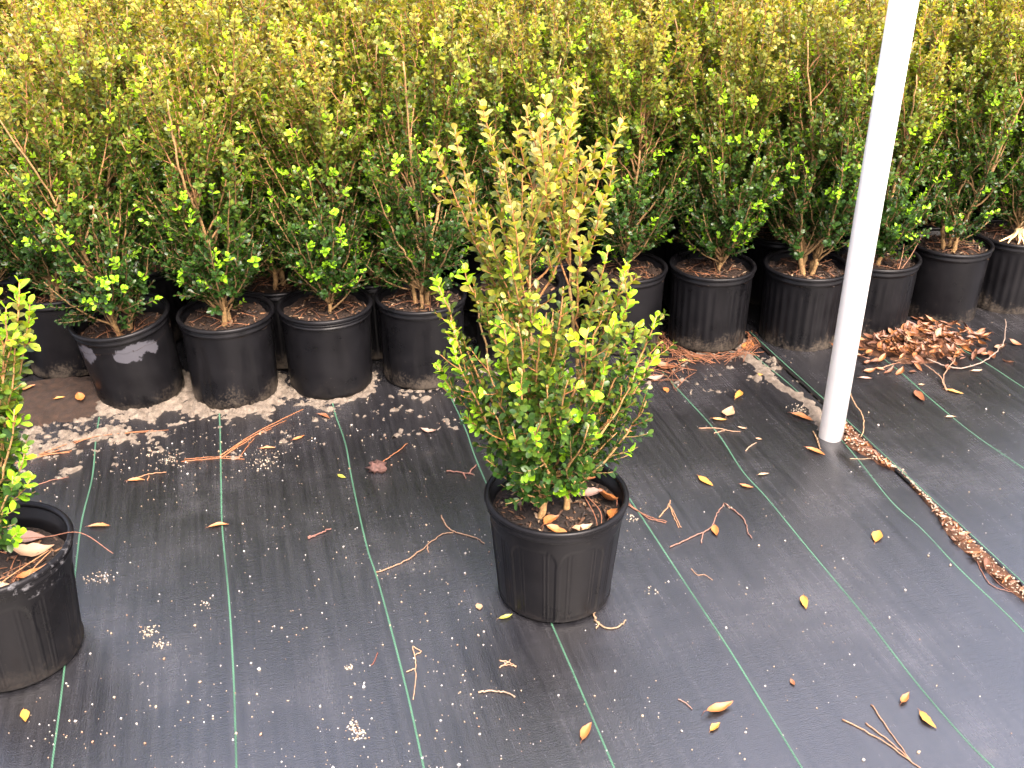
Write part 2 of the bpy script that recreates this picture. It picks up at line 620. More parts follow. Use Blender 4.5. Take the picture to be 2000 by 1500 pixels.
for pix in ([(187, 860), (180, 935), (160, 1020), (148, 1110), (125, 1310), (100, 1500)],
            [(430, 840), (432, 950), (434, 1030), (447, 1170), (456, 1320), (462, 1500)],
            [(655, 810), (675, 868), (688, 940), (716, 1065), (740, 1140), (790, 1330), (828, 1500)],
            [(880, 775), (910, 840), (940, 920), (1085, 1235), (1140, 1360), (1200, 1500)],
            [(1150, 860), (1225, 968), (1320, 1110), (1410, 1245), (1490, 1375), (1566, 1500)],
            [(1325, 762), (1400, 845), (1450, 920), (1500, 975), (1590, 1085), (1690, 1205), (1790, 1335), (1880, 1440), (1940, 1500)],
            [(1480, 700), (1560, 768), (1665, 885), (1740, 980), (1800, 1035), (1870, 1110), (1960, 1195), (2000, 1235)],):
    stripe(pix, SHEET_A, 0.0)
for pix in ([(1690, 680), (1755, 732), (1820, 790), (1900, 855), (2000, 925)],
            [(1880, 690), (1930, 720), (2000, 766), (2080, 815)]):
    stripe(pix, SHEET_B, 0.011)
pe = [xy(EDGE_U + 0.0035, v) for v in np.arange(0.0, 2.7, 0.2)]
stripe([proj((x, y, 0)) for x, y in pe], SHEET_B, 0.0112, 0.003, False)

# ------------------------------------------------------------------ shrub generator
LT_X = np.array([0.0, 0.16, 0.42, 0.68, 0.90, 1.0])
LT_W = np.array([0.0, 0.13, 0.28, 0.31, 0.17, 0.0])


def leaf_template(fold=0.22, curl=0.16):
    v = []
    for x in LT_X:                                  # midrib 0..5
        v.append((x, 0, -curl * x * x))
    for s in (1, -1):                               # sides 6..9, 10..13
        for x, w in zip(LT_X[1:5], LT_W[1:5]):
            v.append((x, s * w, -curl * x * x + fold * w))
    f3, f4 = [], []
    for base, flip in ((6, False), (10, True)):
        tri0 = (0, 1, base)
        tri1 = (4, 5, base + 3)
        q = [(k + 1, k + 2, base + k + 1, base + k) for k in range(3)]
        if flip:
            tri0, tri1 = tri0[::-1], tri1[::-1]
            q = [a[::-1] for a in q]
        f3 += [tri0, tri1]
        f4 += q
    return np.array(v, float), np.array(f3), np.array(f4)


LEAF_V, LEAF_F3, LEAF_F4 = leaf_template()


def leaf_frames(ax, nrm):
    ax = ax / (np.linalg.norm(ax, axis=1)[:, None] + 1e-9)
    nrm = nrm - (nrm * ax).sum(1)[:, None] * ax
    nrm = nrm / (np.linalg.norm(nrm, axis=1)[:, None] + 1e-9)
    sd_ = np.cross(nrm, ax)
    return ax, sd_, nrm


def leaves_mesh(name, pos, ax, nrm, size, col, wid):
    ax, sd_, nrm = leaf_frames(ax, nrm)
    n = len(pos)
    T = LEAF_V
    v = pos[:, None, :] + size[:, None, None] * (T[None, :, 0:1] * ax[:, None, :] + (T[None, :, 1:2] * wid[:, None, None]) * sd_[:, None, :] + T[None, :, 2:3] * nrm[:, None, :])
    k = len(T)
    off = (np.arange(n) * k)[:, None, None]
    f3 = (LEAF_F3[None] + off).reshape(-1, 3)
    f4 = (LEAF_F4[None] + off).reshape(-1, 4)
    cols = np.repeat(col, k, axis=0)
    return mk_mesh(name, v.reshape(-1, 3), [f3, f4], M_LEAF, cols, smooth=True)


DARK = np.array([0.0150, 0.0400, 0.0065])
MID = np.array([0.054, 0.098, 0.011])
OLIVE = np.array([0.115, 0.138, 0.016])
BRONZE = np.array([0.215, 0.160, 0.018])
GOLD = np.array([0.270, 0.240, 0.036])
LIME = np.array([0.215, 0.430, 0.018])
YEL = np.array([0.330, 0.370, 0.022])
BARK1 = np.array([0.24, 0.145, 0.058])
BARK2 = np.array([0.25, 0.105, 0.034])


def rvec(rng):
    v = rng.normal(size=3)
    return v / np.linalg.norm(v)


def bez(a, c, b, n):
    t = np.linspace(0, 1, n)[:, None]
    return (1 - t) ** 2 * a + 2 * t * (1 - t) * c + t * t * b


class Shrub:
    def __init__(self, seed, top, env, stems, nprim, tips=None, leaf=0.0195, tone=None, lime=0.14, twig_gap=0.030, bare=0.05, twig_len=(0.035, 0.10), ptop=None, wand=9.0, bark=1.0):
        self.rng = rng = np.random.RandomState(seed)
        self.top = top
        self.L = dict(pos=[], ax=[], nrm=[], size=[], col=[], new=[], wid=[])
        self.leaf = leaf
        self.tone = tone
        self.bare = bare
        self.geos = []
        ez, er = zip(*env)
        trunks = []
        for pts, r0 in stems:
            P = smooth_path(pts, 6)
            P += rng.normal(size=P.shape) * 0.0015
            geo = Geo()
            rad = np.linspace(r0, 0.0016, len(P))
            rad[:2] *= (1.25, 1.1)
            cols = BARK1 * rng.uniform(0.85, 1.15) * (0.5 + 0.5 * bark)
            geo.tube(P, rad, 7, cols)
            self.geos.append(geo)
            trunks.append((P, rad))
        targets = [(np.array(t[:3]), t[3] if len(t) > 3 else None) for t in (tips or [])]
        cz = np.array([trunks[0][0][0][0], trunks[0][0][0][1]])
        cen = np.mean([P[0][:2] for P, _ in trunks], axis=0)
        for i in range(nprim):
            z = bare + 0.06 + ((ptop or top) - bare - 0.06) * rng.beta(1.12, 1.15)
            r = np.interp(z, ez, er) * math.sqrt(rng.uniform(0.05, 1.0))
            a = rng.uniform(0, 2 * math.pi)
            targets.append((np.array([cen[0] + r * math.cos(a), cen[1] + r * math.sin(a), z]), None))
        for tip, kind in targets:
            # choose the stem whose course runs closest below the tip
            best, bd = None, 1e9
            for k, (P, rad) in enumerate(trunks):
                j = rng.randint(0, len(P))
                for _ in range(6):
                    j2 = rng.randint(4, len(P))
                    p = P[j2]
                    if p[2] > tip[2] - 0.03:
                        continue
                    rise = tip[2] - p[2]
                    out = np.linalg.norm(tip[:2] - p[:2])
                    d = abs(rise - (0.12 + 1.3 * out)) + 0.4 * out
                    if d < bd:
                        best, bd = (k, j2), d
            if best is None:
                best = (rng.randint(len(trunks)), 2)
            k, j = best
            P, rad = trunks[k]
            b = P[j]
            d = tip - b
            c = b + np.array([d[0] * 0.62, d[1] * 0.62, d[2] * 0.36]) + rng.normal(size=3) * 0.008
            n = max(5, int(np.linalg.norm(d) / 0.022))
            Q = bez(b, c, tip, n)
            Q[1:-1] += rng.normal(size=(n - 2, 3)) * 0.0018
            r0 = min(rad[j] * 0.75, 0.0016 + 0.0065 * np.linalg.norm(d))
            h = Q[:, 2] / top
            cols = BARK1[None] * (1 - np.clip(h * 1.5 - 0.35, 0, 1))[:, None] + BARK2[None] * np.clip(h * 1.5 - 0.35, 0, 1)[:, None]
            cols = cols * bark
            rr = np.linspace(r0, 0.0011, n)
            s = 5
            cc = np.vstack([np.repeat(cols, s, axis=0), cols[:1], cols[-1:]])
            self.geos[k].tube(Q, rr, s, cc)
            self.shoot(Q, 0.22, lime_p=(1.0 if kind == 'lime' else 0.0 if kind == 'bronze' else lime), kind=kind)
            length = np.linalg.norm(np.diff(Q, axis=0), axis=1).sum()
            m = int(length * 0.80 / twig_gap)
            for q in range(m):
                t = 0.16 + 0.80 * (q + rng.uniform(0, 1)) / max(1, m)
                x = t * (n - 1)
                i0 = min(int(x), n - 2)
                p = Q[i0] + (Q[i0 + 1] - Q[i0]) * (x - i0)
                tan = Q[i0 + 1] - Q[i0]
                tan /= np.linalg.norm(tan)
                side = np.cross(tan, rvec(rng))
                side /= np.linalg.norm(side) + 1e-9
                outw = np.array([p[0] - cen[0], p[1] - cen[1], 0])
                side = side + 0.8 * outw / (np.linalg.norm(outw) + 0.05)
                dr = tan * 0.75 + side * rng.uniform(0.45, 0.85)
                dr /= np.linalg.norm(dr)
                ln = rng.uniform(*twig_len) * (1.0 - 0.45 * t)
                if p[2] + dr[2] * ln > top:
                    ln *= 0.5
                e = p + dr * ln
                e[2] += ln * 0.22
                if e[2] < bare or (e[2] > wand and rng.rand() < 0.75):
                    continue
                c2 = p + dr * ln * 0.5
                Q2 = bez(p, c2, e, 5)
                self.geos[k].tube(Q2, np.linspace(0.0012, 0.0006, 5), 4, (BARK1 * 0.8 if p[2] < 0.4 * top else BARK2) * bark ** 1.5, cap=False)
                self.shoot(Q2, 0.10, lime_p=lime if kind != 'bronze' else 0.03, kind=None)

    def shoot(self, Q, start, lime_p, kind):
        rng = self.rng
        seg = np.linalg.norm(np.diff(Q, axis=0), axis=1)
        S_ = np.concatenate([[0], np.cumsum(seg)])
        L = S_[-1]
        big = 1.14 if kind in ('bronze', 'lime') else 1.0
        gap = self.leaf * rng.uniform(0.56, 0.70)
        s = start * L + rng.uniform(0, gap)
        ph = rng.uniform(0, math.pi)
        is_lime = rng.rand() < lime_p
        lime_len = rng.uniform(0.040, 0.065) if kind == 'lime' else rng.uniform(0.020, 0.045)
        shade = rng.uniform(0.75, 1.3)
        yel = rng.rand()
        while s <= L + 1e-6:
            k = min(np.searchsorted(S_, s, side='right') - 1, len(Q) - 2)
            f = (s - S_[k]) / max(seg[k], 1e-6)
            p = Q[k] + (Q[k + 1] - Q[k]) * f
            if p[2] < self.bare:
                s += gap
                continue
            d = (Q[k + 1] - Q[k]) / max(seg[k], 1e-6)
            a = np.cross(d, (0.21, 0.53, 0.82) if abs(d[2]) < 0.9 else (0.9, 0.3, 0.2))
            a /= np.linalg.norm(a)
            b = np.cross(d, a)
            tipd = L - s
            new = is_lime and tipd < lime_len
            for sg in (0, math.pi):
                if rng.rand() < 0.07:
                    continue
                ang = ph + sg + rng.normal() * 0.25
                sv = math.cos(ang) * a + math.sin(ang) * b
                th = math.radians(rng.normal(44, 11) - (15 if tipd < 0.012 else 0))
                ax = sv * math.sin(th) + d * math.cos(th)
                nr = d * math.sin(th) - sv * math.cos(th) + rng.normal(size=3) * 0.22 + np.array([0, 0, 0.25])
                sz = big * self.leaf * rng.uniform(0.78, 1.14) * (0.72 if tipd < 0.010 else 1.0) * (1.08 if new else 1.0)
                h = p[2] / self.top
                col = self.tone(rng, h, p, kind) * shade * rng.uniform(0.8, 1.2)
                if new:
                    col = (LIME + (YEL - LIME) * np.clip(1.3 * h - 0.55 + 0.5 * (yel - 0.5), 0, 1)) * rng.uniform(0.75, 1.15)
                for key, val in (('pos', p), ('ax', ax), ('nrm', nr), ('size', sz), ('col', col), ('new', new), ('wid', rng.uniform(0.88, 1.15))):
                    self.L[key].append(val)
            ph += math.pi / 2
            s += gap

    def arrays(self):
        return {k: np.array(v) for k, v in self.L.items()}


def lerp3(h, pts):
    for (a, ca), (b, cb) in zip(pts[:-1], pts[1:]):
        if h <= b:
            return ca + (cb - ca) * max(0.0, (h - a) / (b - a))
    return pts[-1][1]


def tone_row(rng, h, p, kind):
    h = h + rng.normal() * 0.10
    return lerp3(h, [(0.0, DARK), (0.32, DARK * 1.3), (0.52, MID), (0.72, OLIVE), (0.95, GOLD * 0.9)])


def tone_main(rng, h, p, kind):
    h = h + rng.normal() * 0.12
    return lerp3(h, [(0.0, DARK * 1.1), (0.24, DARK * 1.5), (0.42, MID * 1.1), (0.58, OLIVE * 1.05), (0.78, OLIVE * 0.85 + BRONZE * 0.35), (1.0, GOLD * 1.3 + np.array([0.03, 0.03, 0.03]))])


# ------------------------------------------------------------------ pots
def pot_profile(rb, rt, h, style):
    """outer wall from foot to under the rim, then the inner wall down to the floor"""
    out = [(0.001, 0.003), (rb - 0.010, 0.003), (rb - 0.003, 0.0045), (rb, 0.010)]
    zt = h - 0.030
    nz = 40 if style == 'panel' else 18
    for i in range(1, nz + 1):
        t = i / nz
        out.append((rb + (rt - 0.009 - rb) * t, 0.010 + (zt - 0.010) * t))
    if style == 'bands':
        z = zt
        for k in range(3):
            out += [(rt - 0.0085, z + 0.001), (rt - 0.0045, z + 0.003), (rt - 0.0045, z + 0.006), (rt - 0.008, z + 0.008)]
            z += 0.009
    else:
        out += [(rt - 0.0085, zt + 0.003), (rt - 0.005, zt + 0.005), (rt - 0.0045, zt + 0.010), (rt - 0.0075, zt + 0.013)]
    out.append((rt - 0.0065, h - 0.006))
    inner = [(rt - 0.0085, h - 0.006), (rt - 0.010, h - 0.014), (rt - 0.0125, h - 0.0155), (rt - 0.0135, h - 0.025), (rt - 0.016, h - 0.0265),
             (rt - 0.017, h - 0.040), (rb - 0.004, 0.06)]
    return out, inner


def pot_mod(style, rb, rt, h, n_outer):
    def mod(ph, r, z, i):
        rr = np.full(len(ph), r)
        if i >= n_outer or z < 0.012 or z > h - 0.031:
            return rr
        if style == 'panel':
            N = 8
            s = ((ph / (2 * math.pi) * N + 0.5) % 1.0) - 0.5             # -.5 .. .5 across a panel
            w = 2 * math.pi * r / N
            x = np.abs(s) * w
            hw = 0.5 * w - 0.004
            zc = h - 0.052
            rad = 0.030
            # rounded top corners
            cx, czz = hw - rad, zc - rad
            dx = x - cx
            dz = z - czz
            inside = np.where((dx > 0) & (dz > 0), np.hypot(dx, dz) < rad, (x < hw) & (z < zc))
            rr = rr - 0.0024 * inside
            for off in (0.22, 0.30):
                rr = rr + 0.0012 * (np.abs(x - off * w) < 0.0016) * (z < zc - 0.01)
        elif style == 'flute':
            rr = rr + 0.0016 * np.cos(ph * 30) * min(1, (z - 0.012) / 0.02, max(0.0, (h - 0.031 - z) / 0.03))
        elif style == 'arch':
            N = 6
            s = (((ph + 0.35) / (2 * math.pi) * N + 0.5) % 1.0) - 0.5
            w = 2 * math.pi * r / N
            x = np.abs(s) * w
            hw = 0.014
            zc = h - 0.062
            ins = np.where(z > zc - hw, np.hypot(x, z - (zc - hw)) < hw, x < hw)
            rr = rr - 0.003 * ins
        return rr
    return mod


POTS = {}


def pot_meshes(style, rb, rt, h, mat):
    key = (style, round(rb, 4), round(rt, 4), round(h, 4), mat.name)
    if key in POTS:
        return POTS[key]
    outer, inner = pot_profile(rb, rt, h, style)
    prof = outer + inner
    seg = 400 if style == 'panel' else 120
    v, f = lathe(prof, seg, pot_mod(style, rb, rt, h, len(outer)))
    body = mk_mesh('pot', v, [f], mat, smooth=True)
    # rolled lip
    a = np.linspace(0, 2 * math.pi, 13)[:-1]
    lip = [(rt - 0.0060 + 0.0060 * math.cos(t), h - 0.006 + 0.0062 * math.sin(t)) for t in a]
    v2, f2 = lathe(lip, 120, None, close=True)
    f2 = f2[:, ::-1]
    rim = mk_mesh('rim', v2, [f2], mat, smooth=True)
    POTS[key] = (body, rim)
    return POTS[key]


SOILS = {}


def soil_mesh(r, z, seed, mat, chips=60):
    key = (round(r, 4), round(z, 4), seed, mat.name)
    if key in SOILS:
        return SOILS[key]
    rng = np.random.RandomState(seed)
    rings, seg = 22, 64
    v = [(0, 0, z)]
    for i in range(1, rings + 1):
        rr = r * i / rings
        for j in range(seg):
            a = j / seg * 2 * math.pi
            x, y = rr * math.cos(a), rr * math.sin(a)
            v.append((x, y, z + 0.010 * float(fbm(x * 30 + seed, y * 30, 4)) + 0.004 * (rr / r) ** 3))
    f3 = [(0, 1 + j, 1 + (j + 1) % seg) for j in range(seg)]
    f4 = []
    for i in range(rings - 1):
        for j in range(seg):
            a, b = 1 + i * seg + j, 1 + i * seg + (j + 1) % seg
            f4.append((a, a + seg, b + seg, b))
    geo = Geo()
    geo.add(v, f3, f4)
    SOILS[key] = mk_mesh('soil', np.vstack(geo.v), [np.vstack(geo.f3), np.vstack(geo.f4)], mat, smooth=True)
    return SOILS[key]


CHIP = np.array([(-1, -0.5, -0.3), (0.9, -0.6, -0.3), (1.1, 0.4, -0.3), (-0.8, 0.6, -0.3), (-0.8, -0.4, 0.3), (0.7, -0.5, 0.4), (0.9, 0.4, 0.25), (-0.9, 0.4, 0.35)])
CHIP_F = np.array([(0, 3, 2, 1), (4, 5, 6, 7), (0, 1, 5, 4), (1, 2, 6, 5), (2, 3, 7, 6), (3, 0, 4, 7)])


def rotm(rng, flat=0.4):
    return np.array((Matrix.Rotation(rng.uniform(0, 6.28), 3, 'Z') @ Matrix.Rotation(rng.normal() * flat, 3, 'X') @ Matrix.Rotation(rng.normal() * flat, 3, 'Y')))


def chip_cols(rng):
    c = [(0.060, 0.032, 0.019), (0.12, 0.056, 0.026), (0.24, 0.12, 0.055), (0.030, 0.018, 0.013), (0.40, 0.28, 0.17)]
    return np.array(c[rng.choice(5, p=[0.34, 0.26, 0.14, 0.18, 0.08])]) * rng.uniform(0.7, 1.2)


def mulch_mesh(r, z, seed, n):
    rng = np.random.RandomState(seed + 500)
    geo = Geo()
    for _ in range(n):
        a, rr = rng.uniform(0, 6.28), r * 0.95 * math.sqrt(rng.rand())
        s = np.array([rng.uniform(0.004, 0.013), rng.uniform(0.003, 0.006), rng.uniform(0.0015, 0.004)])
        v = (CHIP * s) @ rotm(rng).T + (rr * math.cos(a), rr * math.sin(a), z + 0.004 + 0.010 * float(fbm(rr * math.cos(a) * 30 + seed, rr * math.sin(a) * 30, 4)))
        geo.add(v, None, CHIP_F, chip_cols(rng))
    for _ in range(n // 12):                          # needles lying on the mulch
        a, rr = rng.uniform(0, 6.28), r * 0.6 * math.sqrt(rng.rand())
        p = np.array([rr * math.cos(a), rr * math.sin(a), z + 0.010])
        d = np.array([rng.normal(), rng.normal(), rng.uniform(-0.05, 0.25)])
        d *= rng.uniform(0.02, 0.05) / np.linalg.norm(d)
        if np.linalg.norm((p + d)[:2]) < r * 0.95 and np.linalg.norm((p - d)[:2]) < r * 0.95:
            geo.tube([p - d * 0.9, p + (0, 0, 0.003), p + d], 0.0009, 4, np.array((0.30, 0.12, 0.05)) * rng.uniform(0.7, 1.3))
    return geo.mesh('mulch', M_TWIG)


# ------------------------------------------------------------------ row plants: shared variants
ENV_ROW = [(0.0, 0.06), (0.08, 0.11), (0.20, 0.150), (0.42, 0.175), (0.65, 0.165), (0.80, 0.10), (0.88, 0.05)]
VARIANTS = []


def make_variant(seed, top, nst):
    rng = np.random.RandomState(seed * 13 + 1)
    stems = []
    for i in range(nst):
        a = i / nst * 6.28 + rng.uniform(-0.6, 0.6)
        b = np.array([0.016 * math.cos(a), 0.016 * math.sin(a), -0.012])
        lean = rng.uniform(0.05, 0.16)
        pts = [b]
        for k, z in enumerate((0.06, 0.16, 0.28, 0.42, top * 0.78)):
            w = lean * z + 0.05 * z * z
            pts.append(np.array([b[0] + w * math.cos(a) * 1.5 + rng.normal() * 0.006, b[1] + w * math.sin(a) * 1.5 + rng.normal() * 0.006, z]))
        stems.append((pts, rng.uniform(0.0055, 0.0080)))
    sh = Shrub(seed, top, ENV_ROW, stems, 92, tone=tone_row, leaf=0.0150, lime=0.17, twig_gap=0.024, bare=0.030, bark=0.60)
    A = sh.arrays()
    nw = A['new'].astype(bool)
    def sub(m, nm):
        return leaves_mesh(nm, A['pos'][m], A['ax'][m], A['nrm'][m], A['size'][m], A['col'][m], A['wid'][m])
    return dict(stems=[gg.mesh('stem', M_BARK, True) for gg in sh.geos], fol=sub(~nw, 'foliage'), new=sub(nw, 'new_growth'), n=len(nw))


for i, (top, nst) in enumerate(((0.82, 3), (0.76, 2), (0.85, 3), (0.74, 2), (0.82, 4), (0.78, 1), (0.86, 3), (0.80, 2))):
    VARIANTS.append(make_variant(21 + i, top, nst))
print('leaves per row variant', [v['n'] for v in VARIANTS])


def potted(x, y, var, label, group=None, style='flute', rb=0.113, rt=0.126, h=0.243, rotz=0.0, tilt=(0, 0), scale=1.0, potmat=None, soil=0.030, z0=0.0, soilmat=None, offs=(0, 0), prot=0.0):
    root = link('potted_boxwood', None, loc=(x, y, z0), rot=(tilt[0], tilt[1], 0))
    tag(root, label, 'potted plant', group)
    body, rim = pot_meshes(style, rb, rt, h, potmat or M_POT)
    pb = link('pot', body, root, rot=(0, 0, prot))
    link('rim', rim, pb)
    zs = h - soil
    rs = rb + (rt - rb) * zs / h - 0.0055
    sd_i = (var * 3) % 4
    s = link('soil', soil_mesh(rs, zs, 3 + sd_i, soilmat or M_SOIL2), root, rot=(0, 0, rotz * 1.7))
    key = ('mulch', round(rs, 4), round(zs, 4), sd_i)
    if key not in SOILS:
        SOILS[key] = mulch_mesh(rs, zs, 3 + sd_i, 150)
    link('mulch', SOILS[key], s, kind='stuff')
    V = VARIANTS[var]
    for m in V['stems']:
        o = link('stem', m, root, (offs[0], offs[1], zs), (0, 0, rotz))
        o.scale = (scale,) * 3
    for nm in ('fol', 'new'):
        o = link('foliage' if nm == 'fol' else 'new_growth', V[nm], root, (offs[0], offs[1], zs), (0, 0, rotz), 'stuff')
        o.scale = (scale,) * 3
    return root


def base_c(cx, by, r=0.113):
    p = g(cx, by)[:2]
    return p + p / np.linalg.norm(p) * r


FG = 'boxwoods in the front row'
FRONT = [  # centre px, bottom px, style, variant, label, extras
    (287, 803, 'smooth', 7, 'boxwood in tilted black pot smeared with grey residue, end of the front row', dict(potmat=M_POT_SMEAR, tilt=(math.radians(5), math.radians(-4)), soil=0.055, rt=0.129, z0=0.002)),
    (468, 803, 'arch', 3, 'boxwood with two bare forking stems, in front-row pot next to the grey-smeared one', dict(rt=0.127)),
    (652, 784, 'bands', 5, 'boxwood in front-row black pot with three raised bands under its rim', dict(rt=0.128, potmat=M_POT_CLEAN)),
    (830, 765, 'arch', 0, 'boxwood in sandy-footed panelled black pot, front row, next to the three-banded pot', {}),
    (1010, 735, 'smooth', 2, 'front-row boxwood in black pot directly behind the lone bronze-topped shrub', {}),
    (1210, 697, 'smooth', 1, 'front-row boxwood in smooth black pot beside the pine straw heap', {}),
    (1375, 692, 'flute', 5, 'boxwood on a single thick trunk in fluted black pot ringed with pine straw', {}),
    (1552, 692, 'flute', 4, 'boxwood in fluted black pot directly behind the white post', {}),
    (1684, 671, 'flute', 1, 'boxwood in black pot with two dry sticks poking from its soil, by the leaf pile', {}),
    (1822, 638, 'smooth', 6, 'boxwood in sand-crusted black pot standing behind the brown leaf pile', {}),
    (1945, 617, 'flute', 3, 'boxwood with pale bare roots exposed over the soil of its black pot', dict(soil=0.020)),
    (2085, 596, 'flute', 0, 'front-row boxwood in black pot just past the one with bare roots', {}),
]
placed = []
roots = []
rngp = random.Random(5)
for cx, by, style, var, label, ex in FRONT:
    c = base_c(cx, by)
    placed.append((c[0], c[1]))
    roots.append(potted(c[0], c[1], var, label, FG, style, rotz=rngp.uniform(0, 6.28), scale=rngp.uniform(0.97, 1.08), prot=rngp.uniform(0, 6.28) if not ex.get('potmat') else 0.25, **ex))

# the second row, seen through the gap at the end of the front row
for cx, by, label in ((150, 742, 'boxwood in scuffed black pot behind the grey-smeared pot, at the bare soil patch'),
                      (20, 748, 'boxwood in unlit fluted black pot at the far edge of the bare soil patch')):
    c = base_c(cx, by)
    placed.append((c[0], c[1]))
    potted(c[0], c[1], 2 if cx > 100 else 4, label, None, 'smooth' if cx > 100 else 'flute', rotz=rngp.uniform(0, 6.28), scale=1.04, soil=0.045)

# the block behind, row upon row
ORD = 'first second third fourth fifth sixth seventh eighth ninth tenth eleventh'.split()
nback = 0
for k in range(1, 11):
    v = 2.60 + 0.232 * k
    u = -4.5 + (0.131 if k % 2 else 0.0)
    while u < 6.5:
        u += 0.262
        x, y = xy(u + rngp.uniform(-0.006, 0.006), v + rngp.uniform(-0.006, 0.006))
        px, py = proj((x, y, 0.6))
        if px < -330 or px > 2330:
            continue
        if min((x - a) ** 2 + (y - b) ** 2 for a, b in placed) < 0.232 ** 2:
            continue
        if k == 1 and px < 120:
            continue
        placed.append((x, y))
        potted(x, y, rngp.randrange(8), 'boxwood in black pot in the %s row of the block, counted from the open cloth' % ORD[k], '%s row of boxwoods' % ORD[k],
               'flute' if rngp.random() < 0.6 else 'smooth', rotz=rngp.uniform(0, 6.28), scale=rngp.uniform(0.98, 1.16), tilt=(rngp.uniform(-0.02, 0.02), rngp.uniform(-0.02, 0.02)))
        nback += 1
print('plants behind', nback)

# ------------------------------------------------------------------ the two plants standing on the open cloth
LEAF_LIB = {}


def leaf_lib(col, shape):
    """a shared single-leaf mesh for a quantised colour"""
    q = tuple(np.round(np.log(np.maximum(col, 0.008)) / 0.28).astype(int))
    key = (q, shape)
    if key not in LEAF_LIB:
        c = np.exp(np.array(q) * 0.28)
        v = LEAF_V.copy()
        v[:, 1] *= (0.92, 1.0, 1.10)[shape]
        v[:, 2] *= (0.7, 1.0, 1.35)[shape]
        LEAF_LIB[key] = mk_mesh('leaf', v, [LEAF_F3, LEAF_F4], M_LEAF, np.tile(c, (len(v), 1)), smooth=True)
    return LEAF_LIB[key]


def hero(root, sh, nleaf, score):
    A = sh.arrays()
    nw = A['new'].astype(bool)
    for gg in sh.geos:
        link('stem', gg.mesh('stem', M_BARK, True), root)
    order = np.argsort(-score(A))
    pick = np.zeros(len(nw), bool)
    pick[order[:nleaf]] = True
    def sub(m, nm):
        return leaves_mesh(nm, A['pos'][m], A['ax'][m], A['nrm'][m], A['size'][m], A['col'][m], A['wid'][m])
    fo = link('foliage', sub(~pick, 'foliage'), root, kind='stuff')
    ax, sd_, nr = leaf_frames(A['ax'], A['nrm'])
    for i in np.where(pick)[0]:
        o = link('leaf', leaf_lib(A['col'][i], i % 3), root)
        s = A['size'][i]
        m = Matrix(((ax[i][0], sd_[i][0], nr[i][0]), (ax[i][1], sd_[i][1], nr[i][1]), (ax[i][2], sd_[i][2], nr[i][2])))
        o.matrix_local = Matrix.LocRotScale(Vector(A['pos'][i]), m.to_quaternion(), (s, s, s))
    return len(nw)


# --- centre plant
MC = np.array([0.0864, 1.694])
hM = 0.238
root = link('potted_boxwood', None, loc=(MC[0], MC[1], 0))
tag(root, 'leggy boxwood with bronze upper shoots in black pot, alone on the open cloth', 'potted plant')
body, rim = pot_meshes('panel', 0.115, 0.141, hM, M_POT_CLEAN)
pb = link('pot', body, root, rot=(0, 0, math.radians(-90 + 22.5)))
link('rim', rim, pb)
ZS = 0.196
RS = 0.1275
so = link('soil', soil_mesh(RS, ZS, 11, M_SOIL), root)
rng = np.random.RandomState(77)
chip_lib = []
for i in range(10):
    cc = chip_cols(rng)
    gg = Geo()
    gg.add(CHIP * (1 + 0.2 * rng.normal(size=CHIP.shape)), None, CHIP_F, cc)
    chip_lib.append(gg.mesh('bark_chip', M_TWIG))
for i in range(230):
    a, rr = rng.uniform(0, 6.28), RS * 0.95 * math.sqrt(rng.rand())
    x, y = rr * math.cos(a), rr * math.sin(a)
    o = link('bark_chip', chip_lib[i % 10], so, (x, y, ZS + 0.003 + 0.010 * float(fbm(x * 30 + 11, y * 30, 4))), (rng.normal() * 0.4, rng.normal() * 0.4, rng.uniform(0, 6.28)))
    o.scale = (rng.uniform(0.003, 0.010), rng.uniform(0.0025, 0.006), rng.uniform(0.0015, 0.004))


def rel(px, py, dy=0.0):
    p = aty(px, py, MC[1] + dy)
    return np.array([p[0] - MC[0], dy, p[2]])


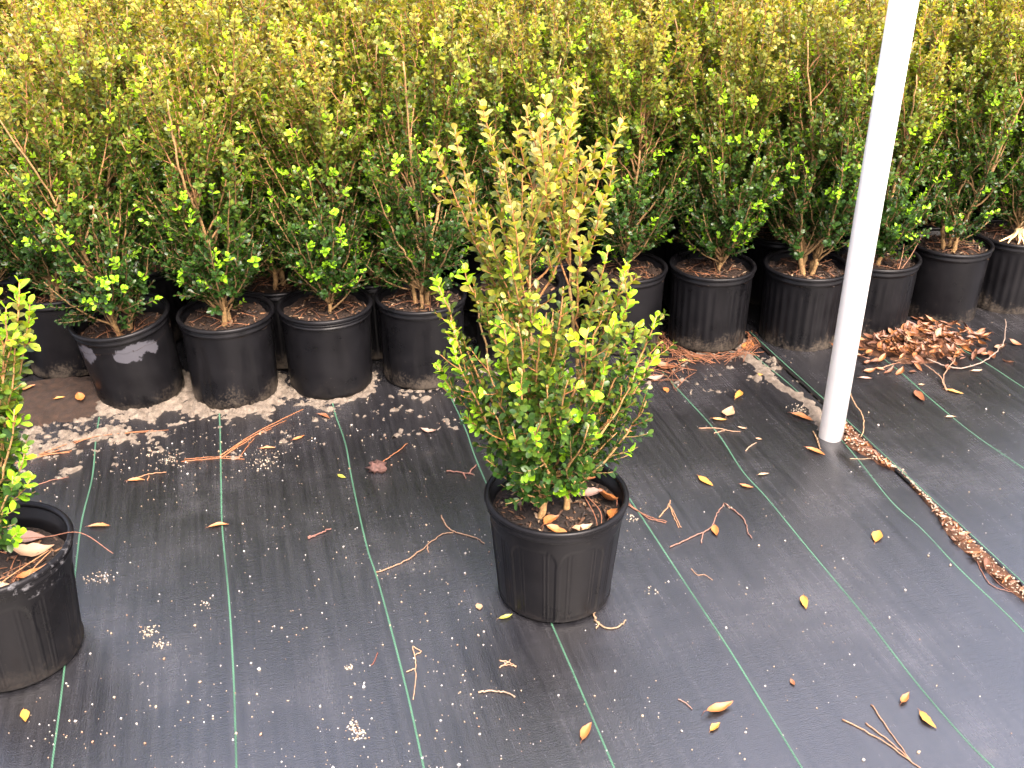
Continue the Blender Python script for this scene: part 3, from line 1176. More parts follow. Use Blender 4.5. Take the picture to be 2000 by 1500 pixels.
stems = [([rel(1058, 1012, -0.028) * (1, 1, 0) + (0, 0, ZS - 0.01), rel(1066, 950, -0.028), rel(1064, 880, -0.024), rel(1047, 795, -0.02), rel(1040, 700, -0.01), rel(1035, 560, 0.0), rel(1030, 430, 0.0)], 0.0072),
         ([rel(1106, 985, 0.0) * (1, 1, 0) + (0, 0, ZS - 0.01), rel(1110, 930, 0.0), rel(1124, 850, 0.01), rel(1132, 770, 0.02), rel(1120, 640, 0.02), rel(1110, 520, 0.02), rel(1100, 400, 0.03)], 0.0064),
         ([rel(1060, 1000, 0.02) * (1, 1, 0) + (0, 0, ZS - 0.01), rel(1040, 930, 0.03), rel(1005, 865, 0.03), rel(985, 835, 0.02), rel(960, 740, 0.03), rel(935, 600, 0.04)], 0.0045)]
TIPS = []
for px, py, dy, kind in [
        (848, 280, 0.02, 'bronze'), (888, 248, 0.0, 'bronze'), (941, 198, 0.03, 'bronze'), (1028, 208, 0.0, 'bronze'), (1066, 188, -0.02, 'bronze'), (1106, 232, 0.02, 'bronze'),
        (1131, 158, 0.0, 'bronze'), (1167, 272, 0.04, 'bronze'), (1212, 242, 0.0, 'bronze'), (985, 315, -0.03, None), (1045, 290, 0.05, 'bronze'), (1085, 270, 0.06, 'bronze'),
        (1140, 300, -0.03, 'bronze'), (905, 355, 0.05, 'bronze'), (1010, 250, 0.05, 'bronze'), (1120, 232, -0.03, 'lime'), (1075, 330, -0.08, 'bronze'), (1000, 400, -0.09, 'bronze'), (1130, 400, -0.09, 'bronze'), (1180, 380, -0.04, 'bronze'), (950, 420, -0.05, 'bronze'),
        (1060, 230, -0.06, 'bronze'), (1020, 340, 0.02, 'bronze'), (1095, 350, 0.0, 'bronze'), (1150, 340, 0.02, 'bronze'), (970, 370, 0.02, 'bronze'), (1040, 380, -0.05, 'bronze'), (1200, 320, 0.03, 'bronze'),
        (852, 548, 0.0, 'lime'), (905, 515, -0.04, 'lime'), (880, 625, -0.02, 'lime'), (852, 712, 0.0, 'lime'), (885, 675, -0.05, 'lime'), (915, 770, -0.04, 'lime'), (930, 815, -0.02, 'lime'), (1000, 505, -0.09, 'lime'),
        (1188, 488, -0.02, 'lime'), (1224, 512, 0.0, 'lime'), (1232, 570, -0.03, 'lime'), (1284, 612, 0.0, 'lime'), (1283, 690, 0.02, 'lime'), (1245, 650, -0.03, 'lime'), (1240, 730, -0.03, None), (1225, 790, 0.0, None), (1205, 845, -0.02, None), (1195, 880, 0.03, None),
        (1010, 925, -0.07, 'lime'), (1130, 955, -0.075, 'lime'), (960, 900, 0.0, None), (1170, 905, 0.03, None), (985, 880, -0.05, None),
        (1060, 620, -0.13, 'lime'), (1150, 640, -0.12, 'lime'), (985, 640, -0.12, 'lime'), (1100, 560, -0.12, None), (1200, 620, -0.08, 'lime'), (950, 700, -0.11, None), (1020, 720, -0.14, None), (1110, 740, -0.14, None), (1180, 740, -0.10, None), (960, 800, -0.10, None), (1060, 810, -0.12, None), (1150, 830, -0.11, None), (1000, 850, -0.09, None)]:
    p = rel(px, py, dy)
    TIPS.append((p[0], p[1], p[2], kind))
ENV_M = [(0.20, 0.07), (0.30, 0.12), (0.42, 0.175), (0.55, 0.185), (0.66, 0.15), (0.78, 0.13), (0.95, 0.11), (1.02, 0.06)]


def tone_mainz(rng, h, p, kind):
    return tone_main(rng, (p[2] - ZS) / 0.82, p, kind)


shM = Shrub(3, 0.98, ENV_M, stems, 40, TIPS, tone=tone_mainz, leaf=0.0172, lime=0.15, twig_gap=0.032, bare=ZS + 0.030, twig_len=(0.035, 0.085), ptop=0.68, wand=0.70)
n = hero(root, shM, 290, lambda A: -A['pos'][:, 1] * 4 + np.hypot(A['pos'][:, 0], 0) * 2.0 + A['pos'][:, 2] * 1.2)
print('leaves on centre plant', n)

# --- the plant at the open cloth's other side (pot with scuffed rim)
KC = np.array([-0.935, 1.512])
hK = 0.245
root = link('potted_boxwood', None, loc=(KC[0], KC[1], 0))
tag(root, 'boxwood with bright lime shoots in black pot with pale scuffed rim, on the open cloth', 'potted plant')
bodyK, rimK = pot_meshes('panel', 0.119, 0.1435, hK, M_POT_SCUFF)
pb = link('pot', bodyK, root, rot=(0, 0, -0.35))
link('rim', rimK, pb)
so = link('soil', soil_mesh(0.127, 0.190, 12, M_SOIL), root)
link('mulch', mulch_mesh(0.127, 0.190, 12, 170), so, kind='stuff')


def relk(px, py, dy=0.0):
    p = aty(px, py, KC[1] + dy)
    return (p[0] - KC[0], dy, p[2])


stK = []
for a, b in ((0.5, 0.02), (2.8, 0.02), (4.6, 0.025)):
    bb = np.array([b * math.cos(a) - 0.035, b * math.sin(a), 0.18])
    stK.append(([bb, bb + (0.01 * math.cos(a), 0.01 * math.sin(a), 0.10), bb + (0.03 * math.cos(a), 0.03 * math.sin(a), 0.24), bb + (0.05 * math.cos(a), 0.05 * math.sin(a), 0.42)], 0.007))
tK = [relk(px, py, dy) + (k,) for px, py, dy, k in (
    (38, 548, -0.02, 'lime'), (58, 592, 0.0, 'lime'), (12, 600, -0.05, 'lime'), (30, 650, -0.03, 'lime'), (15, 700, 0.03, 'lime'), (22, 755, 0.0, 'lime'), (28, 800, -0.03, 'lime'),
    (10, 840, 0.0, 'lime'), (48, 885, 0.0, 'lime'), (60, 935, 0.0, 'lime'), (25, 930, -0.04, None), (-20, 640, -0.02, None), (-40, 700, 0.0, None), (-10, 560, 0.02, 'lime'), (5, 1000, -0.04, None), (-30, 900, -0.05, None), (-30, 980, 0.03, None), (-60, 800, 0.05, None), (35, 1040, -0.06, 'lime'))]
ENV_K = [(0.19, 0.04), (0.30, 0.07), (0.45, 0.085), (0.62, 0.08), (0.78, 0.04)]
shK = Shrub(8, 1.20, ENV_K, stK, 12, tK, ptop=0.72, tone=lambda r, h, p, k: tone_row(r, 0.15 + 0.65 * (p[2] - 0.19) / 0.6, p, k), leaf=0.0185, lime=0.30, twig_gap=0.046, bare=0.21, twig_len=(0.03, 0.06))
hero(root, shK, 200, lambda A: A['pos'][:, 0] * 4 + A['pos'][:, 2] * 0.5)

# ------------------------------------------------------------------ white post
pr = 0.0298
v, f = lathe([(pr, 0.0), (pr, 2.4), (pr - 0.004, 2.4), (pr - 0.004, 0.0)], 64, None, close=True)
post = link('white_post', None, loc=(POLE[0], POLE[1], -0.02))
tag(post, 'white plastic pipe post standing at the seam between the two cloth sheets', 'post')
link('pipe', mk_mesh('pipe', v, [f], M_PVC, smooth=True), post)
geo = Geo()
rng = np.random.RandomState(4)
a0 = math.radians(-62)
zz = 0.07
while zz < 1.25:
    if rng.rand() < 0.12:
        zz += rng.uniform(0.02, 0.06)
    hgt = 0.0032
    for k in range(rng.randint(1, 3)):
        da = rng.uniform(-0.07, 0.07)
        w = rng.uniform(0.03, 0.07)
        z1 = zz + rng.uniform(0, 0.002)
        q = []
        for aa, z in ((a0 + da - w, z1), (a0 + da + w, z1), (a0 + da + w, z1 + 0.0013), (a0 + da - w, z1 + 0.0013)):
            q.append(((pr + 0.0003) * math.cos(aa), (pr + 0.0003) * math.sin(aa), z))
        geo.add(q, None, [(0, 1, 2, 3)], (0.36, 0.20, 0.20))
    zz += 0.0052
link('print_marks', geo.mesh('print_marks', M_CRUMB), post, kind='stuff')

# ------------------------------------------------------------------ sand round the front row, bare soil patch
PB = [base_c(cx, by) for cx, by, *_ in FRONT]
PUV = np.array([uv(p) for p in PB])
STR = np.array([1.20, 1.05, 0.74, 0.46, 0.35, 0.35, 0.40, 0.40, 0.55, 0.75, 0.70, 0.6])


def height_sheet(name, u0, u1, v0, v1, step, fn, mat, lift=0.0, kind='stuff'):
    us, vs = np.arange(u0, u1, step), np.arange(v0, v1, step)
    U, V = np.meshgrid(us, vs, indexing='ij')
    Hh = fn(U, V)
    Z = cloth_h(U, V) + lift + Hh
    nv = len(vs)
    verts = np.stack([U, V, Z], -1).reshape(-1, 3)
    i = np.arange(len(us) - 1)[:, None] * nv
    j = np.arange(nv - 1)[None, :]
    fq = np.stack([i + j, i + nv + j, i + nv + j + 1, i + j + 1], -1).reshape(-1, 4)
    hf = Hh.reshape(-1)
    fq = fq[hf[fq].max(1) > -0.0006]
    used = np.unique(fq)
    rm = np.full(len(verts), -1)
    rm[used] = np.arange(len(used))
    return link(name, mk_mesh(name, verts[used], [rm[fq]], mat, smooth=True), rot=(0, 0, ROW), kind=kind)


def sand_h(U, V):
    H = np.full(U.shape, -1.0)
    for (cu, cv), s in zip(PUV, STR):
        d = np.maximum(np.hypot(U - cu, V - cv) - 0.105, 0)
        H = np.maximum(H, 0.020 * s * np.exp(-(d / (0.022 + 0.026 * s)) ** 2))
    nz = fbm(U * 24, V * 24, 4) * 0.014 + fbm(U * 95 + 5, V * 95, 3) * 0.013
    left = np.clip((0.35 - U) / 0.5, 0, 1)
    H = H + nz * (0.7 + 0.5 * left) - 0.0104
    # a strewn fringe past the end of the row
    fr = 0.010 * np.exp(-((V - 2.52) / 0.10) ** 2) * np.clip((-0.30 - U) / 0.12, 0, 1)
    H = np.maximum(H, fr + nz * 1.3 - 0.0085)
    return np.minimum(H, 0.014)


sand = height_sheet('sand', -0.95, 2.75, 2.28, 2.80, 0.0046, sand_h, M_SAND)
tag(sand, 'pale sand washed up round the feet of the front-row pots', 'sand')

SPC = np.array(uv(g(95, 785)))


def soil_h(U, V):
    d = np.hypot((U - SPC[0]) / 0.19, (V - SPC[1]) / 0.125)
    return np.clip(1.05 - d, -1, 0.22) * 0.055 + fbm(U * 30, V * 30, 5) * 0.014


patch = height_sheet('soil_patch', SPC[0] - 0.32, SPC[0] + 0.26, SPC[1] - 0.2, SPC[1] + 0.2, 0.006, soil_h, M_SOIL2, 0.002)
tag(patch, 'dark round patch of bare soil at the end of the front row', 'soil')

# sandy seam that runs from the front row towards the post
SEAM = np.array([uv(g(*p)) for p in ((1440, 672), (1458, 692), (1478, 712), (1500, 735), (1530, 757), (1560, 776), (1592, 800), (1606, 838))])


def seam_h(U, V):
    H = np.full(U.shape, 9.0)
    for a, b in zip(SEAM[:-1], SEAM[1:]):
        ab = b - a
        t = np.clip(((U - a[0]) * ab[0] + (V - a[1]) * ab[1]) / (ab @ ab), 0, 1)
        H = np.minimum(H, np.hypot(U - a[0] - t * ab[0], V - a[1] - t * ab[1]))
    return 0.010 * np.exp(-(H / 0.018) ** 2) + fbm(U * 40, V * 40, 4) * 0.008 - 0.0055


s2 = height_sheet('sand', SEAM[:, 0].min() - 0.08, SEAM[:, 0].max() + 0.08, SEAM[:, 1].min() - 0.06, SEAM[:, 1].max() + 0.05, 0.005, seam_h, M_SAND, 0.001)
tag(s2, 'thin crooked line of sand on the cloth leading to the white post', 'sand')


# ------------------------------------------------------------------ dead leaves, needles, twigs
def dead_leaf_mesh(seed, curl, fold, wid, col, col2):
    rng = np.random.RandomState(seed)
    nx = 9
    t = np.linspace(0, 1, nx)
    w = wid * np.sin(np.pi * np.clip(t, 0.0, 1) ** 0.85) ** 0.9 * (1 + 0.06 * rng.normal(size=nx))
    w[0] = w[-1] = 0.006
    bend = rng.normal() * 0.06
    rows = []
    for k, s in enumerate((-1, -0.5, 0, 0.5, 1)):
        y = s * w + bend * np.sin(np.pi * t)
        z = curl * (2 * t - 1) ** 2 * 0.5 + fold * np.abs(s) * w / max(wid, 1e-6) * 0.18 + 0.012 * rng.normal(size=nx) * (abs(s) > 0.2)
        rows.append(np.stack([t - 0.5, y, z], -1))
    v = np.concatenate(rows)
    f = []
    for k in range(4):
        for i in range(nx - 1):
            f.append((k * nx + i, k * nx + i + 1, (k + 1) * nx + i + 1, (k + 1) * nx + i))
    c = np.array(col)[None] * np.ones((len(v), 1))
    m = rng.rand(len(v)) * np.clip(np.abs(v[:, 0]) * 2.2 - 0.3, 0, 1)
    c = c * (1 - m[:, None]) + np.array(col2)[None] * m[:, None]
    geo = Geo()
    geo.add(v, None, f, c)
    # stalk
    geo.tube([(-0.5, bend * 0, rows[2][0][2]), (-0.58, 0.012, rows[2][0][2] + 0.005), (-0.66, 0.005, 0.0)], (0.012, 0.010, 0.007), 4, np.array(col2))
    vz = np.vstack(geo.v)[:, 2].min()
    for q in geo.v:
        q[:, 2] -= vz
    return geo.mesh('fallen_leaf', M_DEAD, True)


LC = dict(y=((0.64, 0.315, 0.055), (0.45, 0.16, 0.04)), o=((0.52, 0.19, 0.046), (0.26, 0.08, 0.03)), b=((0.28, 0.105, 0.042), (0.14, 0.050, 0.026)),
          t=((0.48, 0.30, 0.17), (0.30, 0.16, 0.09)), g=((0.38, 0.40, 0.05), (0.40, 0.20, 0.05)), p=((0.40, 0.245, 0.185), (0.24, 0.13, 0.09)))


def pix_line(px, py, ang, length):
    """a leaf centred at a pixel, with its picture angle and pixel length, laid on the cloth"""
    a = math.radians(ang)
    p0 = g(px - math.cos(a) * length / 2, py - math.sin(a) * length / 2)
    p1 = g(px + math.cos(a) * length / 2, py + math.sin(a) * length / 2)
    c = (p0 + p1) / 2
    d = p1 - p0
    return c, math.atan2(d[1], d[0]), float(np.linalg.norm(d))


def on_sheet_b(p):
    return 0.011 if uv(p)[0] > EDGE_U else 0.0


FL = 'fallen leaves on the cloth'
LEAVES = [  # px, py, angle, px length, colour, curl, width, label
    (1378, 942, 34, 38, 'y', 0.10, 0.21, 'spotted yellow fallen leaf between the lone pot and the next green stripe'),
    (1458, 951, 14, 30, 'o', 0.16, 0.20, 'orange fallen leaf touching a green stripe behind the spotted yellow leaf'),
    (1491, 929, -8, 24, 't', 0.25, 0.17, 'small tan boat-shaped leaf just past the green stripe'),
    (1592, 885, 22, 44, 'o', 0.14, 0.17, 'long orange leaf lying in front of the white post'),
    (1566, 818, 20, 50, 'o', 0.12, 0.17, 'long orange leaf tucked beside the foot of the white post'),
    (1405, 823, 4, 33, 'y', 0.30, 0.16, 'curled yellow leaf next to a cupped brown leaf'),
    (1424, 810, -60, 24, 't', 0.35, 0.34, 'cupped pale brown leaf against the curled yellow leaf'),
    (1440, 772, -62, 20, 'y', 0.06, 0.22, 'small orange-yellow leaf near the thin sand line'),
    (1713, 1050, -70, 27, 'y', 0.03, 0.26, 'pale yellow leaf on bare cloth near the litter-filled seam'),
    (1572, 1176, 78, 29, 'y', 0.03, 0.24, 'lone pale yellow leaf on bare cloth between two green stripes'),
    (1405, 1387, -20, 60, 'o', 0.35, 0.20, 'large curled orange leaf with a raised edge'),
    (1397, 1421, -42, 28, 'y', 0.10, 0.24, 'yellow leaf just below the large curled orange leaf'),
    (1146, 1430, -62, 42, 'o', 0.16, 0.22, 'orange leaf beside a green stripe in front of the lone pot'),
    (1767, 1367, -55, 28, 'o', 0.30, 0.22, 'folded orange leaf near the spread pine needles'),
    (1812, 1408, 47, 52, 'y', 0.05, 0.20, 'long flat yellow leaf near the spread pine needles'),
    (1398, 1037, 78, 24, 'o', 0.12, 0.24, 'small orange leaf inside the bend of the forked rootlet'),
    (988, 1206, -18, 32, 'g', 0.22, 0.20, 'green-yellow leaf against the foot of the lone pot'),
    (427, 1029, -9, 44, 'o', 0.10, 0.16, 'narrow orange leaf lying across a green stripe'),
    (195, 1031, -2, 48, 'o', 0.10, 0.14, 'narrow orange leaf beside the pot with the scuffed rim'),
    (266, 941, -3, 38, 'o', 0.14, 0.17, 'orange leaf with a dry twig at its end'),
    (523, 877, -3, 34, 'o', 0.08, 0.15, 'orange leaf near the pine needles by the sandy row'),
    (583, 857, -22, 28, 'o', 0.14, 0.17, 'rust-orange leaf between pine needles and a green stripe'),
    (632, 815, 20, 30, 'b', 0.10, 0.17, 'red-brown leaf at the sand by the three-banded pot'),
    (668, 931, 24, 19, 'g', 0.10, 0.26, 'tiny yellow-green leaf beside a green stripe'),
    (838, 843, 5, 34, 'p', 0.40, 0.22, 'shrivelled pinkish leaf on bare cloth in front of the row'),
    (48, 1398, 80, 27, 'y', 0.10, 0.26, 'yellow leaf beside the foot of the pot with scuffed rim'),
    (1862, 774, 14, 40, 'y', 0.08, 0.16, 'yellow-orange leaf beyond the stripe near the brown leaf pile'),
    (1855, 823, -2, 23, 't', 0.14, 0.18, 'small tan leaf on the overlapping cloth sheet'),
    (1689, 747, 2, 28, 'p', 0.14, 0.18, 'pale leaf between the white post and the brown leaf pile'),
    (1794, 784, 50, 30, 'b', 0.18, 0.24, 'brown wet leaf below the brown leaf pile'),
    (1798, 760, 0, 14, 't', 0.2, 0.3, 'small round tan leaf touching a green stripe near the leaf pile'),
    (1338, 707, 3, 27, 'g', 0.10, 0.24, 'green-yellow leaf on the pine straw by the fluted pot'),
    (1360, 702, 8, 18, 'y', 0.18, 0.26, 'small tan-yellow leaf on the pine straw by the fluted pot'),
    (1225, 845, 14, 24, 'o', 0.20, 0.18, 'rust-orange pointed leaf behind the lone pot'),
    (1300, 721, 10, 50, 'b', 0.40, 0.30, 'large curled brown leaf in the pine straw'),
    (1278, 741, -8, 40, 'p', 0.35, 0.26, 'curled pinkish leaf below the large brown leaf'),
    (1300, 764, 50, 14, 'o', 0.12, 0.3, 'small orange leaf at the start of a green stripe'),
    (1484, 735, -10, 14, 'y', 0.10, 0.36, 'round yellow leaf on the thin sand line'),
    (1548, 1334, 60, 17, 'b', 0.3, 0.28, 'small shrivelled brown leaf next to a green stripe'),
    (935, 1186, 70, 14, 't', 0.2, 0.42, 'round tan bud beside the lone pot'),
    (1450, 838, 10, 20, 't', 0.2, 0.2, 'dry leaf scrap on bare cloth behind the rootlets'),
    (1482, 860, 10, 15, 't', 0.3, 0.3, 'pale leaf scrap above a short rootlet'),
    (1665, 683, 10, 26, 'p', 0.3, 0.26, 'pale curled leaf behind the white post'),
    (1905, 733, -5, 24, 't', 0.2, 0.18, 'tan leaf beside the arched stick of the leaf pile'),
    (55, 772, -20, 40, 'o', 0.15, 0.22, 'orange leaf on the bare soil patch'),
    (118, 785, -10, 26, 'y', 0.15, 0.2, 'tan-yellow leaf on the bare soil patch'),
    (160, 795, 70, 18, 'o', 0.35, 0.3, 'rust-orange curled leaf at the edge of the bare soil patch'),
    (20, 790, 10, 34, 'b', 0.2, 0.24, 'brown leaf on the bare soil patch'),
    (1540, 678, 15, 22, 'o', 0.25, 0.24, 'orange leaf leaning on the pot behind the white post'),
    (1462, 680, -60, 24, 'o', 0.25, 0.3, 'orange leaf standing in the gap between two fluted pots'),
]
for i, (px, py, an, ln, ck, curl, wd, lab) in enumerate(LEAVES):
    c, rz, L = pix_line(px, py, an, ln)
    me = dead_leaf_mesh(900 + i, curl, 0.6, wd * 0.84, *LC[ck])
    extra = 0.0
    su, sv = uv(c)
    ph_ = float(soil_h(np.array(su), np.array(sv)))
    if ph_ > 0:
        extra = ph_ + 0.004
    else:
        extra = max(0.0, float(sand_h(np.array(su), np.array(sv)))) if sv > 2.3 else 0.0
    o = link('fallen_leaf', me, loc=(c[0], c[1], zat(c) + on_sheet_b(c) + 0.0012 + extra), rot=(0, 0, rz))
    o.scale = (L * 0.92,) * 3
    tag(o, lab, 'leaf', FL)


def strand(name, paths, label, cat, col, r, group=None, arch=0.004, sides=5, lift=0.0):
    geo = Geo()
    rng = np.random.RandomState(abs(hash(label)) % 1000 if False else len(label) * 7 + int(paths[0][0][0]) % 97)
    o0 = g(*paths[0][0][:2])
    for pth in paths:
        P = []
        for q in pth:
            w = g(q[0], q[1])
            z = zat(w) + on_sheet_b(w) + r * 1.05 + (q[2] if len(q) > 2 else 0.0) + lift
            u_, v_ = uv(w)
            if v_ > 2.3:
                z += max(0.0, float(sand_h(np.array(u_), np.array(v_))))
            P.append(np.array([w[0], w[1], z]) - np.array([o0[0], o0[1], 0]))
        P = smooth_path(P, 7) if len(P) > 1 else P
        wob = rng.normal(size=P.shape) * r * 0.5
        wob[:, 2] = np.abs(wob[:, 2])
        P = P + wob
        geo.tube(P, np.linspace(r, r * 0.7, len(P)), sides, np.array(col) * rng.uniform(0.85, 1.2))
    o = link(name, geo.mesh(name, M_TWIG, True), loc=(o0[0], o0[1], 0))
    tag(o, label, cat, group)


NC, RC, TC = (0.44, 0.17, 0.065), (0.42, 0.25, 0.15), (0.20, 0.085, 0.05)
PN = 'pine needles on the cloth'
strand('pine_needle', [[(35, 902), (110, 882), (190, 856), (330, 841)], [(38, 906), (120, 876), (200, 852), (300, 843)]], 'longest rust pine needle pair, along the sand below the soil patch', 'pine needle', NC, 0.0012, PN)
strand('pine_needle', [[(30, 908), (90, 893), (140, 882)], [(36, 900), (100, 888), (136, 885)]], 'short rust pine needle beside the longest pair', 'pine needle', NC, 0.0013, PN)
strand('pine_needle', [[(430, 892), (500, 846), (592, 800)], [(432, 896), (510, 845), (560, 822)], [(440, 890), (478, 862), (530, 838)]], 'bundle of rust pine needles reaching to the sand at the three-banded pot', 'pine needle', NC, 0.0012, PN)
strand('pine_needle', [[(355, 903), (420, 897), (478, 898)], [(360, 898), (420, 894), (474, 893)], [(466, 898), (482, 875), (496, 858)]], 'flat bundle of rust pine needles across a green stripe', 'pine needle', NC, 0.0012, PN)
strand('pine_needle', [[(75, 948), (100, 940), (134, 934)]], 'short brown pine needle behind the scuffed pot', 'pine needle', (0.28, 0.13, 0.08), 0.0012, PN)
strand('pine_needle', [[(1645, 1405), (1720, 1446), (1778, 1488), (1810, 1510)], [(1690, 1413), (1740, 1452), (1778, 1486)], [(1702, 1377), (1725, 1412), (1776, 1484)]], 'three spread tan pine needles joined at one end', 'pine needle', (0.48, 0.27, 0.15), 0.0013, PN)
strand('pine_needle', [[(1224, 987), (1262, 1008), (1302, 1020)], [(1226, 984), (1264, 1012), (1300, 1022)]], 'brown pine needle pair by the rim of the lone pot', 'pine needle', (0.32, 0.14, 0.08), 0.0014, PN)
strand('pine_needle', [[(1288, 1012), (1306, 988), (1309, 978)], [(1307, 987), (1318, 1006), (1330, 1030)], [(1307, 987), (1316, 1010), (1325, 1030)]], 'bent tan pine needle folded into a peak', 'pine needle', (0.45, 0.25, 0.13), 0.0013, PN)
strand('pine_needle', [[(1325, 1365), (1338, 1372), (1352, 1385)]], 'short tan needle beside the large curled orange leaf', 'pine needle', (0.42, 0.24, 0.17), 0.0011, PN)
strand('pine_needle', [[(738, 1275), (732, 1290), (725, 1300)]], 'tiny red needle beside a green stripe', 'pine needle', (0.30, 0.09, 0.05), 0.0009, PN)
RG = 'rootlets on the cloth'
strand('rootlet', [[(735, 1119), (790, 1098), (832, 1068), (860, 1046), (886, 1040)], [(862, 1008), (872, 1028), (890, 1040), (930, 1050), (946, 1062)], [(834, 1066), (837, 1080)]], 'long forked tan rootlet reaching a green stripe beside the lone pot', 'rootlet', RC, 0.0016, RG)
strand('rootlet', [[(1308, 1070), (1350, 1050), (1388, 1032), (1398, 1008), (1414, 984)], [(1414, 984), (1440, 1003), (1455, 1020), (1460, 1040), (1468, 1052)], [(1372, 1042), (1370, 1062)]], 'forked dark rootlet bent round the small orange leaf', 'rootlet', (0.28, 0.15, 0.11), 0.0017, RG)
strand('rootlet', [[(1365, 838), (1400, 838), (1425, 843), (1446, 845)], [(1394, 848), (1415, 842)]], 'straight pale rootlet crossing a green stripe', 'rootlet', RC, 0.0013, RG)
strand('rootlet', [[(806, 1262), (811, 1290), (812, 1325), (807, 1365)], [(806, 1262), (822, 1272), (812, 1278)], [(794, 1312), (811, 1305)]], 'thin upright pale rootlet beside a green stripe', 'rootlet', (0.48, 0.30, 0.18), 0.0012, RG)
strand('rootlet', [[(934, 1352), (962, 1350), (990, 1353), (1006, 1363)]], 'thick pale rootlet in front of the lone pot', 'rootlet', (0.36, 0.25, 0.17), 0.0019, RG)
strand('rootlet', [[(975, 1303), (990, 1298), (1010, 1300)], [(975, 1290), (992, 1292), (1008, 1303)], [(978, 1302), (996, 1290)]], 'tangled tan rootlet in front of the lone pot', 'rootlet', RC, 0.0013, RG)
strand('rootlet', [[(600, 1053), (620, 1045), (648, 1034)], [(602, 1050), (615, 1048)]], 'short red-brown stick on bare cloth', 'stick', (0.25, 0.11, 0.08), 0.0022, RG)
strand('rootlet', [[(873, 920), (895, 922), (925, 926)], [(915, 925), (930, 908)], [(905, 924), (910, 935)]], 'short branched brown stick near the stripe behind the lone pot', 'stick', (0.22, 0.10, 0.07), 0.0020, RG)
strand('rootlet', [[(1456, 882), (1466, 872), (1478, 866)]], 'short pale rootlet below a leaf scrap', 'rootlet', (0.45, 0.30, 0.20), 0.0012, RG)
strand('rootlet', [[(1656, 782), (1668, 808), (1680, 826), (1684, 850), (1680, 864)]], 'crooked tan rootlet over the seam beside the white post', 'rootlet', (0.42, 0.26, 0.14), 0.0019, RG, lift=0.012)
strand('rootlet', [[(1595, 858), (1598, 872), (1602, 882)], [(1588, 845), (1595, 862)]], 'brown rootlet at the foot of the white post', 'rootlet', (0.30, 0.19, 0.10), 0.0022, RG)
strand('rootlet', [[(1350, 1110), (1362, 1122), (1376, 1122), (1392, 1132)]], 'wispy tan rootlet between two stripes', 'rootlet', RC, 0.0009, RG)
strand('rootlet', [[(1160, 1213), (1190, 1228), (1212, 1222), (1222, 1212)], [(1165, 1212), (1160, 1200), (1166, 1192)], [(1170, 1216), (1165, 1228)]], 'tan root poking from the drain hole of the lone pot', 'rootlet', (0.36, 0.24, 0.14), 0.0018, RG)
strand('rootlet', [[(1902, 1080), (1914, 1112), (1938, 1146), (1998, 1164)], [(1906, 1082), (1932, 1122), (1962, 1150), (2002, 1160)]], 'looping thin brown stems beside the litter-filled seam', 'rootlet', (0.30, 0.13, 0.08), 0.0011, RG)
strand('rootlet', [[(1660, 897), (1690, 898), (1712, 895)]], 'pale straw crossing a stripe near the white post', 'straw', (0.45, 0.33, 0.20), 0.0011, RG)
strand('rootlet', [[(270, 935), (290, 928), (326, 924)], [(288, 940), (292, 930)]], 'dry twig at the end of an orange leaf', 'twig', (0.36, 0.18, 0.09), 0.0016, RG)

# bark lump with a needle
c = g(737, 918)
geo = Geo()
rng = np.random.RandomState(31)
nu_, nv_ = 14, 8
v = []
for i in range(nv_ + 1):
    for j in range(nu_):
        a, b = j / nu_ * 6.283, i / nv_ * math.pi
        d = np.array([math.sin(b) * math.cos(a), math.sin(b) * math.sin(a), math.cos(b)])
        v.append(d * (0.019, 0.022, 0.012) * (1 + 0.55 * rng.normal() * 0.5) + (0, 0, 0.009))
f = [(i * nu_ + j, i * nu_ + (j + 1) % nu_, (i + 1) * nu_ + (j + 1) % nu_, (i + 1) * nu_ + j) for i in range(nv_) for j in range(nu_)]
geo.add(v, None, f, (0.055, 0.026, 0.020))
lump = link('bark_lump', geo.mesh('bark_lump', M_BARK), loc=(c[0], c[1], zat(c) - 0.001))
tag(lump, 'ragged dark red-brown bark lump on the open cloth', 'bark')
strand('pine_needle', [[(746, 908, 0.006), (770, 890, 0.004), (796, 867)]], 'rust pine needle sticking out from the bark lump', 'pine needle', NC, 0.0014, PN)


def litter_part(parent, lib, p, rng, size, flat=0.35):
    o = link('leaf', lib[rng.randint(len(lib))], parent, p, (rng.normal() * flat, rng.normal() * flat, rng.uniform(0, 6.28)))
    s = size * rng.uniform(0.7, 1.25)
    o.scale = (s, s, s)
    return o


LIB = []
for i, ck in enumerate('oobobbobbootbbob'):
    k = 0.80 if ck in 'ob' else 0.9
    a, b = LC[ck]
    LIB.append(dead_leaf_mesh(400 + i, 0.10 + 0.35 * (i % 4) / 3, 0.8, 0.15 + 0.08 * (i % 3) / 2, tuple(np.array(a) * k * (0.95 if i % 2 else 0.7)), tuple(np.array(b) * 0.9)))

# brown leaf pile in front of the sand-crusted pots
pc = g(1815, 692)
pu, pv = uv(pc)
pile = link('leaf_pile', None, loc=(pc[0], pc[1], 0.011), rot=(0, 0, ROW))
tag(pile, 'drift of wet brown dead leaves against the pots beyond the white post', 'leaf pile')


def pile_h(x, y):
    d = math.hypot((x + 0.02) / 0.24, (y - 0.05) / 0.17)
    return 0.034 * max(0.0, 1 - d ** 1.6)


